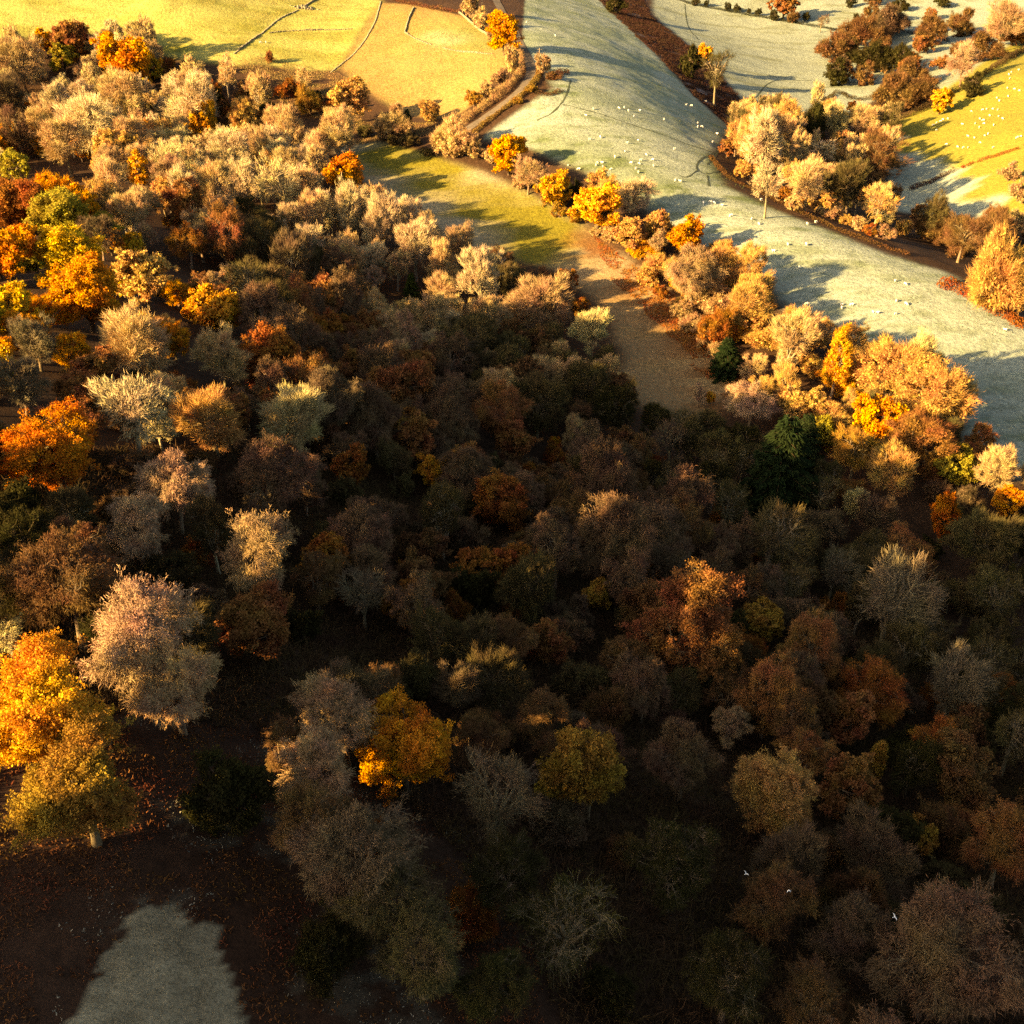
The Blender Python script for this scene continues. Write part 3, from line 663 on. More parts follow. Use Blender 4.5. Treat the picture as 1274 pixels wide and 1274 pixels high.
 (1160,285,60,'bush','brown',1.1,'dark brown crown in the valley belt beyond the brow'),
 (1200,290,64,'bare','brown',.9,'brown bare crown in the middle of the valley belt'),
 (1240,285,60,'bare','brown',.9,'brown bare tree toward the right end of the valley belt'),
 (1266,278,40,'bare','pinkish',.9,'pinkish bare crown at the right frame edge of the valley belt'),
 (1256,216,30,'bush','pinkish',1.1,'pink bare bush on the sunny green hillside'),
 (1268,240,34,'bush','pinkish',1.2,'larger pink bush at the right frame edge on the green hillside'),
 (1245,350,100,'bush','orange-buff',1.5,'big dome-shaped pale gold bare tree at the right frame edge'),
 (1225,350,34,'oak','orange-buff',1,'orange crown on the side of the dome-shaped pale gold tree'),
 # far top right: dark crowns by nature, coloured darker still in place of shade
 (876,68,26,'oak','gold',1.2,'yellow sunlit crown beside the bracken bank'),
 (893,85,44,'sparse','dark olive',1.3,'dark olive bare tree beside the bracken bank'),
 (862,80,34,'bush','dark olive',1.6,'dark thicket on the bracken bank'),
 (768,8,30,'bush','dark olive',1,'dark bush at the top of the bracken bank'),
 (976,6,42,'oak','russet',.8,'dark russet parkland oak at the top edge'),
 (986,22,24,'bush','brown',1,'brown thicket in the far hedgerow'),
 (1022,26,22,'sparse','grey-brown',.8,'small dark spreading tree at the end of the far hedgerow'),
 (1002,22,14,'bush','dark olive',1.2,'dark narrow bush in the far hedgerow'),
 (1070,40,70,'bush','brown',1,'large brown crown in the dark far wood'),
 (1110,25,74,'bush','grey-brown',1,'tall grey-brown crown in the dark far wood'),
 (1045,62,60,'bush','brown',.9,'dark brown bare tree at the near side of the far wood'),
 (1090,72,70,'bush','dark olive',.9,'very dark crown at the heart of the far wood'),
 (1040,92,40,'bush','dark olive',1.1,'dark crown at the pasture side of the far wood'),
 (1125,75,44,'bush','dark olive',1.2,'low dark crown at the end of the far wood'),
 (1160,40,50,'bush','brown',1,'brown tree between two distant frosted strips'),
 (1195,30,44,'bush','brown',1,'brown bare tree above the pale pink pair'),
 (1250,22,60,'bare','pinkish',1,'pale pink bare tree at the top right corner'),
 (1225,62,60,'bush','brown',.8,'shaded brown tree above the green hillside'),
 (1262,42,60,'bush','russet',.8,'russet shaded tree at the top right frame edge'),
 (1202,76,46,'bare','pink',1,'pale pink bare tree shining above the dark hedge'),
 (1172,124,34,'oak','gold',1,'lone golden oak at the foot of the green hillside'),
 (1148,118,56,'bush','brown',.9,'brown bare crown beside the lone golden oak'),
 (1112,118,66,'bush','brown',1.1,'round dark brown crown in the hedge below the frosted field'),
 (1135,95,50,'bush','brown',1,'reddish brown crown over the round dark brown one'),
 (1210,108,40,'bush','dark olive',1,'dark green-brown bush at the top of the green hillside'),
 # lane side
 (636,78,26,'bush','buff',1.8,'tall buff hedge bush by the bend of the lane'),
 (622,98,26,'bush','pinkish',1.3,'pale pink hedge bush above the lane'),
 (606,114,28,'bush','buff',1.1,'buff hedge bush in the middle of the lane hedge'),
 (590,124,28,'bush','yellow-brown',1,'yellow-brown hedge bush near the low end of the lane'),
 (676,82,28,'bush','pinkish',1.2,'pinkish bush inside the bend of the lane'),
 (690,96,26,'bush','brown',.5,'low dark bramble patch spilling from the lane bend'),
 (662,112,20,'bush','yellow-brown',.7,'small yellow-brown hedge bush on the frosted side of the lane'),
 (645,126,18,'bush','yellow-brown',.6,'low hedge clump beside the lane on the frosted side'),
 (587,8,30,'bush','pinkish',1.3,'pinkish bush at the top edge beside the garden wall'),
 (600,26,30,'bush','buff',1.3,'buff bush behind the garden wall'),
 (612,42,18,'bush','pinkish',1.2,'small pinkish bush in front of the round orange oak'),
]
LAND = []        # (px, py, label) of the hand placed trees
MAN = []
rt_ = random.Random(5)
for i, (px, py, w, kd, cn, hs, lab) in enumerate(T):
    if 600 < px < 1200 and 180 < py < 520: hs *= .88
    x, y, wm = place(px, py, w, KC[kd]*hs)
    wm = min(wm, 24)
    o = plant(kd, x, y, wm, COL[cn], 1000+i, hs); o['label'] = lab
    MAN.append((x, y, wm)); LAND.append((px, py, lab))
MANA = np.array(MAN)

# ------------------------------------------------------------------ the rest of the wood, tree by tree
WOOD = [np.array([(-112,175),(-125,245),(-60,255),(0,218),(100,192),(60,180),(-10,186)]),
        poly_world([(-100,40),(0,50),(100,30),(215,75),(330,88),(420,105),(415,180),(430,205),(470,240),(520,285),(600,318),(690,340),(750,385),(775,445),(770,480),(800,530),(830,620),(600,560),(430,420),(250,290),(150,250),(-100,215)]),
        np.array([(-105,185),(-60,215),(-10,195),(60,190),(110,172),(150,178),(150,20),(60,20),(10,34),(-2,41),(-24,41.5),(-48,43),(-62,60),(-85,120)]),
        poly_world([(700,300),(760,345),(800,395),(850,440),(880,490),(900,560),(1000,600),(1180,640),(1300,660),(1300,600),(1230,592),(1180,505),(1100,445),(1000,410),(960,365),(900,335),(860,305),(800,260),(730,218)]),
        poly_world([(1110,262),(1180,300),(1290,300),(1290,335),(1190,335),(1120,310)]),
        poly_world([(1040,-20),(1160,-10),(1150,70),(1120,110),(1040,110),(1030,60)]),
        poly_world([(925,150),(1010,150),(1110,160),(1120,290),(1050,285),(960,240),(905,215)])]
bx = np.arange(-170, 240, 1.0)
EXTRA = []
occ = list(MAN)
rf = rs(21)
cand = np.stack([rf.uniform(-190, 230, 45000), rf.uniform(22, 640, 45000)], 1)
gzz = gz(cand[:,0], cand[:,1]); qx, qy, qd = project(cand[:,0], cand[:,1], gzz+6)
inw = np.zeros(len(cand), bool)
for P in WOOD: inw |= inside(cand[:,0], cand[:,1], P)
clear = np.zeros(len(cand), bool)
for zn in Z: clear |= inside(cand[:,0], cand[:,1], Z[zn])
gap = np.hypot(cand[:,0]+20, cand[:,1]-30) < 19.5      # the open corner around the clearing
vis = inw & ~clear & ~gap & (qx > -60) & (qx < 1334) & (qy > -60) & (qy < 1400)
cand, qx, qy, qd = cand[vis], qx[vis], qy[vis], qd[vis]
acc = []
# regions of the view: what grows there (weights), used only to choose kind and colour
REG = [
 ((120,140), [('bare','pale',5),('bare','buff',4),('bare','pinkish',2),('bare','straw',2),('oak','orange',.3)]),
 ((260,210), [('bare','pale',4),('bare','buff',4),('sparse','straw',2),('bare','orange-buff',1),('oak','gold',.3)]),
 ((390,250), [('bare','pale',4),('bare','buff',5),('sparse','pale',2),('birch','pinkish',1)]),
 ((310,100), [('bush','rust',2),('bush','brown',3),('bush','dark olive',2),('bare','buff',3)]),
 ((520,370), [('bare','buff',4),('bare','pale',3),('birch','pinkish',2),('sparse','straw',1)]),
 ((650,440), [('bare','buff',3),('birch','brown',2),('bare','olive',2)]),
 ((160,235), [('bare','pinkish',3),('bare','buff',3),('birch','orange-buff',1)]),
 ((330,330), [('bare','olive',4),('bare','grey-brown',3),('sparse','olive',1)]),
 ((250,330), [('birch','rust',2),('birch','russet',3),('birch','pinkish',2),('oak','rust',1)]),
 ((60,350), [('oak','orange',4),('oak','yellow',2),('oak','rust',1)]),
 ((110,290), [('oak','yellow-green',2),('oak','yellow',2),('oak','orange',2)]),
 ((200,370), [('oak','orange-buff',2),('oak','orange',3),('bare','buff',1)]),
 ((20,290), [('oak','orange',2),('oak','yellow-green',2),('oak','rust',1)]),
 ((150,470), [('bare','buff',3),('bare','straw',2),('oak','russet',1)]),
 ((20,640), [('bare','olive',2),('oak','dark olive',2),('birch','brown',2)]),
 ((380,420), [('birch','russet',3),('birch','purple-brown',3),('oak','rust',1)]),
 ((520,500), [('birch','purple-brown',4),('birch','grey-brown',3),('birch','russet',2),('oak','yellow-brown',.7)]),
 ((700,620), [('birch','grey-brown',3),('birch','purple-brown',4),('birch','brown',2),('bare','olive',1)]),
 ((420,680), [('birch','purple-brown',3),('bare','grey-brown',2),('oak','rust',.8),('birch','brown',2)]),
 ((560,760), [('birch','brown',2),('bare','olive',3),('birch','purple-brown',2),('oak','rust',.6)]),
 ((850,700), [('birch','purple-brown',5),('birch','brown',3),('birch','grey-brown',2)]),
 ((850,850), [('birch','purple-brown',3),('birch','russet',2),('birch','brown',2),('bare','olive',1)]),
 ((1000,920), [('birch','purple-brown',3),('birch','russet',3),('birch','brown',2),('oak','yellow-brown',.6)]),
 ((200,780), [('bare','olive',2),('birch','dark olive',2),('bare','grey-brown',1)]),
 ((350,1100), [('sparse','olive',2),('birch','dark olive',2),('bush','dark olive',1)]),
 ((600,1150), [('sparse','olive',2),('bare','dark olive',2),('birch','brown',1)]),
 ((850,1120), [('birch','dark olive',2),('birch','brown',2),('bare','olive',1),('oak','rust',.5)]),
 ((1100,1150), [('birch','purple-brown',3),('birch','brown',2),('bare','grey-brown',1)]),
 ((900,600), [('sparse','olive',3),('bare','dark olive',3),('bare','olive',2)]),
 ((1060,700), [('sparse','olive',4),('bare','olive',3),('bare','grey-brown',1)]),
 ((1220,760), [('sparse','olive',3),('bare','olive',3),('bare','dark olive',2)]),
 ((1180,930), [('birch','brown',3),('bare','dark olive',2),('birch','rust',1)]),
 ((830,350), [('bare','orange-buff',5),('birch','orange-buff',2),('oak','orange-buff',2)]),
 ((960,450), [('bare','orange-buff',4),('bare','buff',3),('oak','orange-buff',1),('birch','orange-buff',2)]),
 ((1130,580), [('bare','straw',2),('beech','russet',2),('bare','olive',2)]),
 ((1030,210), [('bare','buff',3),('bare','olive',2),('bare','orange-buff',2)]),
 ((1200,290), [('bare','brown',3),('bush','brown',2)]),
 ((1090,60), [('bare','brown',2),('bush','dark olive',3),('bare','dark olive',2)]),
]
RC = np.array([r[0] for r in REG], float)
OX = [m[0] for m in MAN]; OY = [m[1] for m in MAN]; OW = [m[2]*(.62) for m in MAN]
order_ = np.argsort(qd + rf.rand(len(qd))*400)
CLR = [np.array(p, float) for p in ([(420,182),(470,178),(540,203),(600,237),(645,262),(700,305),(755,350),(795,395),(850,440),(884,495),(862,520),(812,502),(776,440),(750,370),(690,330),(600,300),(520,262),(470,232)],
  [(-100,-100),(660,-100),(660,140),(600,150),(560,140),(500,135),(430,95),(385,85),(300,78),(215,62),(180,20),(100,25),(0,45),(-100,60)],
  [(650,-60),(735,-20),(800,52),(870,125),(908,158),(885,190),(900,230),(1000,275),(1100,316),(1180,345),(1250,395),(1400,450),(1400,560),(1265,570),(1225,500),(1190,440),(1100,420),(1000,385),(960,335),(880,285),(800,230),(700,190),(610,168),(650,130),(700,100),(660,60)],
  [(815,-30),(1040,-30),(1020,60),(1000,100),(1070,110),(1060,125),(1000,110),(935,120),(925,115),(860,50)],
  [(1300,50),(1200,105),(1140,150),(1115,200),(1125,250),(1200,262),(1300,200)])]
MPX = np.array([t[0] for t in T], float); MPY = np.array([t[1] for t in T], float); MPW = np.array([t[2] for t in T], float)
MPD = np.array([project(m[0], m[1], float(gz(m[0], m[1]))+.7*m[2])[2] for m in MAN])
def blocks(x, y, w):
    g = float(gz(x, y)); hit_ = False
    for kx, kz in ((0,.45),(0,1.05),(-.42,.8),(.42,.8)):
        a_, b2, _ = project(x+kx*w, y, g+kz*w)
        for P in CLR:
            if inside(np.array([a_]), np.array([b2]), P)[0]: return True
    return False
for i in order_:
    x, y = cand[i]; d = qd[i]
    w = (5.6 + 6.2*rf.rand()**1.3) + max(0, min(3.0, (d-170)/40))
    if 180 < y < 560 and d < 150: pass
    if blocks(x, y, w): continue
    cxp, cyp, _ = project(x, y, float(gz(x, y)) + .72*w); wpx = w*FPX/d
    if np.any((MPD > d-2) & (MPD < d+120) & (np.abs(MPX-cxp) < MPW*.40 + wpx*.30) & (cyp - wpx*.62 < MPY + MPW*.12) & (cyp + wpx*.3 > MPY - MPW*.4)): continue
    ax = np.array(OX); ay = np.array(OY); aw = np.array(OW)
    if np.any(np.hypot(ax-x, ay-y) < (aw + w*.5)*.45 + w*.07): continue
    OX.append(x); OY.append(y); OW.append(w*.5)
    acc.append((x, y, w, qx[i], qy[i], d))
print("fill trees", len(acc))
SIZEW = ['small', 'medium-sized', 'tall', 'large']
KW = {'leafbirch':'leafy birch','ash':'upright bare ash','bare':'bare tree','sparse':'open-branched bare tree','birch':'fine-twigged birch','oak':'leafy oak','beech':'beech','larch':'larch','bush':'bush','leafbush':'leafy bush'}
CW = {'yellow-green':'olive-yellow','orange':'orange','yellow':'yellow','gold':'golden','rust':'rusty','buff':'buff','pale':'pale','straw':'straw-coloured','pink':'pink','purple-brown':'purple-brown','brown':'brown','olive':'olive-brown','dark olive':'dark olive','russet':'russet','orange-buff':'orange-buff','yellow-brown':'amber','grey-brown':'grey-brown','pinkish':'pinkish','deep orange':'deep orange','grey':'grey'}
def short(lab):
    """the head of a hand written label, up to where it says what it stands by"""
    ws = lab.split(); stop = {'at','in','on','standing','deep','among','above','below','beside','between','just','directly','under','casting','leaning','right','rising','inside','half','catching','touching','overhanging','tucked','behind','by','just','out','glowing','near','cut','to','next','squeezed','against','shining','seen','facing','over','toward','topping','spilling','where','past','beyond','along','whose','lit'}
    out = []
    for k_, w_ in enumerate(ws):
        if w_ in stop and k_ >= 2: break
        out.append(w_)
    return ' '.join(out)
heads = [short(l[2]) for l in LAND]
from collections import Counter
hc_ = Counter(heads)
LM = [(l[0], l[1], h) for l, h in zip(LAND, heads) if hc_[h] == 1 and 3 <= len(h.split()) <= 8]
used_l = set(l[2] for l in LAND)
FILLN = Counter()
for j, (x, y, w, a, b_, d) in enumerate(acc):
    r_ = random.Random(9000+j)
    dist = np.hypot((RC[:,0]-a), (RC[:,1]-b_)*1.15) * np.array([r_.uniform(.8, 1.25) for _ in REG]); R_ = REG[int(np.argmin(dist))][1]
    tot = sum(q[2] for q in R_); t = r_.uniform(0, tot)
    for kd, cn, wt in R_:
        t -= wt
        if t <= 0: break
    if kd == 'oak' and (r_.random() < .25): kd = 'beech'
    if kd == 'birch' and cn in ('russet','rust','brown','orange-buff') and r_.random() < .5: kd = 'leafbirch'
    if kd == 'bare' and r_.random() < (.6 if cn in ('pale','buff','straw') else .3): kd = 'ash'
    if kd in ('bush', 'leafbush'): w *= .8
    hs = r_.uniform(.85, 1.2)
    if x < -45 and 150 < y < 225: w *= .8; hs *= .8
    o = plant(kd, x, y, w, COL[cn], 5000+j, hs)
    FILLN[kd] += 1
    sz = SIZEW[0] if w < 7.4 else SIZEW[1] if w < 8.8 else (SIZEW[2] if hs > 1.02 else SIZEW[3])
    base_ = f"{sz} {CW[cn]} {KW[kd]}"
    g = float(gz(x, y)); X, Y, _ = project(x, y, g + KC[kd]*w*hs)
    near_ = sorted(range(len(LM)), key=lambda k_: (LM[k_][0]-X)**2 + (LM[k_][1]-Y)**2)[:14]
    lab = None
    for k_ in near_:
        lx, ly, h_ = LM[k_]; dx = X-lx; dy = Y-ly; dd_ = math.hypot(dx, dy)
        if abs(dy) > abs(dx): rel = 'behind the' if dy < 0 else 'in front of the'
        else: rel = 'to the left of the' if dx < 0 else 'to the right of the'
        if dd_ > 95: rel = 'some way ' + rel
        for c_ in (f"{base_} {rel} {h_}",):
            if c_ not in used_l and len(c_.split()) <= 16: lab = c_; break
        if lab: break
    if lab is None: lab = f"{base_} in the thick of the shaded wood"; o['group'] = "trees in the thick of the wood"
    else: o['group'] = {'leafbirch':'birches of the wood','ash':'ashes of the wood','birch':'birches of the wood','oak':'oaks of the wood','beech':'beeches of the wood'}.get(kd, 'bare trees of the wood')
    used_l.add(lab); o['label'] = lab
# holly, hazel and thorn under the near and middle wood
ub = rs(88); un_ = 0; UX, UY = [], []
cn2 = np.stack([ub.uniform(-75, 90, 9000), ub.uniform(24, 165, 9000)], 1); g2 = gz(cn2[:,0], cn2[:,1]); ux, uy, ud = project(cn2[:,0], cn2[:,1], g2+2)
ok2 = np.zeros(len(cn2), bool)
for P in WOOD: ok2 |= inside(cn2[:,0], cn2[:,1], P)
for zn in Z: ok2 &= ~inside(cn2[:,0], cn2[:,1], Z[zn])
ok2 &= (np.hypot(cn2[:,0]+20, cn2[:,1]-30) > 16) & (ux > -20) & (ux < 1294) & (uy > 480) & (uy < 1300)
OXa, OYa, OWa = np.array(OX), np.array(OY), np.array(OW)
for i in np.where(ok2)[0]:
    if un_ >= 150: break
    x, y = cn2[i]; w = 4.0 + 3.2*ub.rand()
    if np.any(np.hypot(OXa-x, OYa-y) < OWa*.62 + w*.12): continue
    if UX and np.min(np.hypot(np.array(UX)-x, np.array(UY)-y)) < w*.62: continue
    UX.append(x); UY.append(y); r_ = random.Random(31000+un_); cn = r_.choice(['brown','dark olive','olive','purple-brown','grey-brown','rust'])
    o = plant('leafbush' if cn == 'dark olive' else 'bush', x, y, w, COL[cn], 31000+un_, r_.uniform(.8, 1.2)); X, Y, _ = project(x, y, float(gz(x, y))+1.5)
    k_ = min(range(len(LM)), key=lambda q: (LM[q][0]-X)**2+(LM[q][1]-Y)**2); lab = f"low {CW[cn]} bush growing under the trees near the {LM[k_][2]}"
    if lab in used_l: lab = f"{'smaller' if w < 5.5 else 'wider'} {lab[4:]}"
    if len(lab.split()) > 15: lab = f"low {CW[cn]} bush by the {LM[k_][2]}"
    if lab in used_l: lab = f"low {CW[cn]} bush in the shade of the wood floor"; o['group'] = f"low {CW[cn]} bushes of the wood floor"
    if len(lab.split()) > 16: lab = ' '.join(lab.split()[:2]) + f" bush by the {' '.join(LM[k_][2].split()[-6:])}"
    used_l.add(lab); o['label'] = lab; un_ += 1
print("understorey", un_)
# bushes that fill the foot of the hedgerows
BL = [([(610,196),(640,215),(670,245),(700,268),(740,290),(775,305)], 11, ['pinkish','buff','yellow-brown','rust'], 'along the foot of the meadow hedgerow'),
      ([(790,335),(820,365),(850,395),(880,430),(920,470)], 9, ['orange-buff','pinkish','rust'], 'at the meadow side of the lower belt'),
      ([(795,318),(850,360),(900,405),(950,435),(1000,465),(1055,495)], 12, ['orange-buff','gold','orange-buff','buff'], 'in the middle of the lower belt', 1.5),
      ([(830,290),(890,335),(945,380),(1000,430)], 9, ['buff','orange-buff','pinkish'], 'on the pasture side of the lower belt'),
      ([(925,215),(960,240),(1000,258),(1040,275),(1090,295),(1120,305)], 12, ['orange-buff','buff','rust','pinkish'], 'along the foot of the copse'),
      ([(1036,108),(1048,85),(1060,60),(1074,30),(1090,0)], 9, ['brown','dark olive','grey-brown'], 'on the near side of the far wood', 2.0),
      ([(1068,112),(1085,85),(1100,55),(1118,20),(1135,-10)], 9, ['brown','dark olive','brown'], 'in the middle of the far wood', 2.0),
      ([(1100,128),(1120,100),(1140,70),(1160,30),(1175,0)], 8, ['brown','russet','dark olive'], 'on the far side of the far wood', 1.8),
      ([(1165,92),(1195,70),(1225,52),(1260,30)], 6, ['brown','russet'], 'in the band behind the green hillside', 1.8),
      ([(450,165),(480,176),(520,186),(560,196),(600,200)], 7, ['rust','buff','olive'], 'at the upper end of the meadow')]
ORD = ['first','second','third','fourth','fifth','sixth','seventh','eighth','ninth','tenth','eleventh','twelfth']
for q_, (pl, n_, cs, wh, *wf) in enumerate(BL):
    Q_ = poly_world(pl); L_ = np.concatenate([[0], np.cumsum(np.hypot(*(Q_[1:]-Q_[:-1]).T))])
    for k_ in range(n_):
        r_ = random.Random(700+q_*40+k_); s_ = L_[-1]*(k_+.5)/n_; x = np.interp(s_, L_, Q_[:,0])+r_.uniform(-2,2); y = np.interp(s_, L_, Q_[:,1])+r_.uniform(-2,2)
        cn = r_.choice(cs); o = plant('bush', x, y, r_.uniform(4.5, 8.0)*(wf[0] if wf else 1), COL[cn], 800+q_*40+k_, r_.uniform(.7, 1.1)); o['label'] = f"{ORD[k_]} {CW[cn]} bush from the far end {wh}"; o['group'] = "bushes "+wh
print("kinds", dict(FILLN), "protos", len(PROTO), "faces", sum(len(m.polygons) for p in PROTO.values() for m in p))
# ------------------------------------------------------------------ low growth on the ground
def scatter_ground(n_, box, seed): 
    r_ = rs(seed); return r_.uniform(box[0], box[1], n_), r_.uniform(box[2], box[3], n_), r_
def low_growth(name, x, y, r_, hgt, wid, c, spread=.6, up=1.0, zoff=0):
    z = gz(x, y); P = np.stack([x, y, z-.03+zoff], 1); n_ = len(P)
    D = unit(r_.randn(n_, 3)*spread + [0,0,up]); bend = r_.randn(n_, 3)*.9 + [0,0,-.4]
    V, T_ = ribbons(P, D, hgt*(.5+r_.rand(n_)), wid, bend, r_)
    o = obj(name, mesh_np(name, V, T_, M_LEAF)); o.color = (*c, 1); tag(o, kind='stuff'); return o
x, y, r_ = scatter_ground(800000, (-66, 66, 22, 135), 41)
g = gz(x, y); a, b_, d = project(x, y, g); ok = (a > -80) & (a < 1350) & (b_ > 560) & (b_ < 1400)
inc = inside(x, y, Z['clearing']); fr = fbm(x, y, 5, 4)
cl2 = inside(x + (fbm(x+3, y+8, 1.2, 4)-.5)*1.4, y + (fbm(x-9, y, 1.2, 4)-.5)*1.4, Z['clearing'])
cl2 &= fbm(x+31, y, 1.3, 3) < .78; nearm = np.hypot(x+20, y-32) < 23
br = ok & ~cl2 & nearm & (fbm(x+77, y, 2.4, 3) > .40) & ((fr < .60) | (r_.rand(len(x)) < .25))
o = low_growth('bracken', x[br], y[br], r_, .28, .04, (.17,.07,.027), 1.3, .6); tag(o, 'brown dead bracken round the frosted grass clearing')
un = ok & ~nearm & (r_.rand(len(x)) < .45)
o = low_growth('undergrowth', x[un], y[un], r_, 1.3, .045, (.085,.05,.024), .9, .9); tag(o, 'dark brown undergrowth beneath the near trees')
x, y, r_ = scatter_ground(160000, (-40, 0, 22, 48), 43)
inc = inside(x + (fbm(x+3, y+8, 1.2, 4)-.5)*1.4, y + (fbm(x-9, y, 1.2, 4)-.5)*1.4, Z['clearing'])
o = low_growth('grass', x[inc], y[inc], r_, .12, .02, (.27,.235,.145), 1.0, .6); tag(o, 'short frosted grass of the near clearing')

x, y, r_ = scatter_ground(60000, (-62, 8, 22, 60), 47)
m = (np.hypot(x+20, y-32) < 26) & (fbm(x, y, 5, 4) > .57) & (fbm(x+5, y, .9, 3) > .45) & ~inside(x, y, Z['clearing'])
o = low_growth('frosted_grass', x[m], y[m], r_, .2, .03, (.30,.27,.20), 1.2, .6); tag(o, 'frosted grass patches among the bracken')
# ------------------------------------------------------------------ lane, tracks, walls, hedges
def dense(pl, step=.8):
    Q_ = poly_world(pl) if not isinstance(pl, np.ndarray) else pl; out = []
    # smooth the corners a little
    for _ in range(2):
        q = [Q_[0]]
        for a_, b2 in zip(Q_[:-1], Q_[1:]): q += [a_*.75+b2*.25, a_*.25+b2*.75]
        Q_ = np.array(q + [Q_[-1]])
    for a_, b2 in zip(Q_[:-1], Q_[1:]):
        m = max(1, int(np.hypot(*(b2-a_))/step)); out += [a_+(b2-a_)*t/m for t in range(m)]
    return np.array(out + [Q_[-1]])
def strip(name, pl, w, mat, lift=.05, cols=5, jit=0.0):
    c = dense(pl); tg = unit(np.gradient(c, axis=0)); nrm = np.stack([-tg[:,1], tg[:,0]], 1); u = np.linspace(-.5, .5, cols)
    ww = w*(1 + jit*(vnoise(np.arange(len(c))*.7, np.full(len(c), 3.3))-.5)*2)
    P = c[:,None] + nrm[:,None]*u[None,:,None]*ww[:,None,None]; z = gz(P[...,0], P[...,1]) + lift
    V = np.concatenate([P, z[...,None]], 2).reshape(-1, 3); m = len(c); i = np.arange(m*cols).reshape(m, cols)
    F = np.stack([i[:-1,:-1], i[:-1,1:], i[1:,1:], i[1:,:-1]], -1).reshape(-1, 4)
    o = obj(name, mesh_np(name, V, F, mat, 4, True)); tag(o, kind='structure'); return o
M_LANE = simple_mat("lane_surface", (.11,.085,.06), var=.3, scale=1.2, bump=.03)
M_TRK = simple_mat("trodden_earth", (.055,.065,.035), var=.4, scale=2.0)
M_STONE = simple_mat("dry_stone", (.21,.18,.115), var=.4, scale=1.6, bump=.03)
M_WOOD = simple_mat("weathered_wood", (.26,.20,.13), var=.3, scale=3)
LANE = [(612,-12),(622,12),(640,38),(648,58),(658,74),(662,88),(655,105),(640,120),(618,136),(598,150),(578,163),(556,180)]
strip("lane", LANE, 3.4, M_LANE, .10)
for t_ in TRK: strip("sheep_track", t_, .55, M_TRK, .06, 3, .6)

BOXV = np.array([[-1,-1,-1],[1,-1,-1],[1,1,-1],[-1,1,-1],[-1,-1,1],[1,-1,1],[1,1,1],[-1,1,1]])*.5
BOXF = np.array([[0,3,2,1],[4,5,6,7],[0,1,5,4],[1,2,6,5],[2,3,7,6],[3,0,4,7]])
def stones(name, P, S, A, r_, mat):
    n_ = len(P); v = BOXV[None]*(1+r_.uniform(-.18, .18, (n_, 8, 3)))*S[:,None]; c_, s_ = np.cos(A)[:,None], np.sin(A)[:,None]
    V = np.stack([v[...,0]*c_-v[...,1]*s_, v[...,0]*s_+v[...,1]*c_, v[...,2]], -1) + P[:,None]
    F = (BOXF[None]+np.arange(n_)[:,None,None]*8).reshape(-1, 4)
    return obj(name, mesh_np(name, V.reshape(-1, 3), F, mat, 4))
def wall(pl, hgt, lab, seed, ruin=0.0):
    r_ = rs(seed); c = dense(pl, .34); tg = unit(np.gradient(c, axis=0)); an = np.arctan2(tg[:,1], tg[:,0]); P, S, A_ = [], [], []
    keep = fbm(c[:,0], c[:,1], 9, 2)
    for k_ in range(max(1, int(hgt/.27))):
        on = (keep > ruin*(.35+.3*k_)) ; m = on.sum()
        z = gz(c[on,0], c[on,1]) + .08 + k_*.26
        off = r_.uniform(-.12, .12, m)*(1+ruin)
        P.append(np.stack([c[on,0]-np.sin(an[on])*off, c[on,1]+np.cos(an[on])*off, z], 1)); S.append(np.stack([r_.uniform(.3,.5,m), r_.uniform(.42,.6,m)-.05*k_, r_.uniform(.24,.34,m)], 1)); A_.append(an[on]+r_.uniform(-.15,.15,m))
    o = stones("dry_stone_wall", np.concatenate(P), np.concatenate(S), np.concatenate(A_), r_, M_STONE); tag(o, lab, 'stone wall'); return o
wall([(474,2),(470,18),(465,32),(452,54),(440,68),(424,80),(412,90)], .5, "pale dry stone wall between the yellow pasture and the tan field", 1)
wall([(283,74),(300,60),(327,41),(350,21),(372,13),(398,-4)], .8, "broken stone wall climbing across the yellow pasture", 2, .75)
wall([(328,42),(360,38),(400,37),(458,34)], .55, "low ruined stone wall running level across the yellow pasture", 3, 1.0)
wall([(515,10),(508,24),(504,40)], .8, "short faint stone wall at the top of the tan field", 4, .3)
wall([(504,41),(530,54),(556,61),(590,66),(612,67)], .6, "tumbled stone wall along the green rough patch of the tan field", 5, .9)
wall([(571,16),(585,28),(600,40),(616,50)], 1.0, "pale garden wall leading down to the round orange oak", 6)
r_ = rs(12); hx, hy = hit(379, 10); m = 60; q = r_.randn(m, 2)*[1.9, 1.1]
zz = gz(hx+q[:,0], hy+q[:,1]) + r_.rand(m)*np.exp(-np.hypot(q[:,0]/2, q[:,1]))*1.4
o = stones("stone_heap", np.stack([hx+q[:,0], hy+q[:,1], zz], 1), r_.uniform(.4, .9, (m, 3)), r_.rand(m)*6, r_, M_STONE); tag(o, "pale heap of field stones beside the broken wall", 'stone heap')

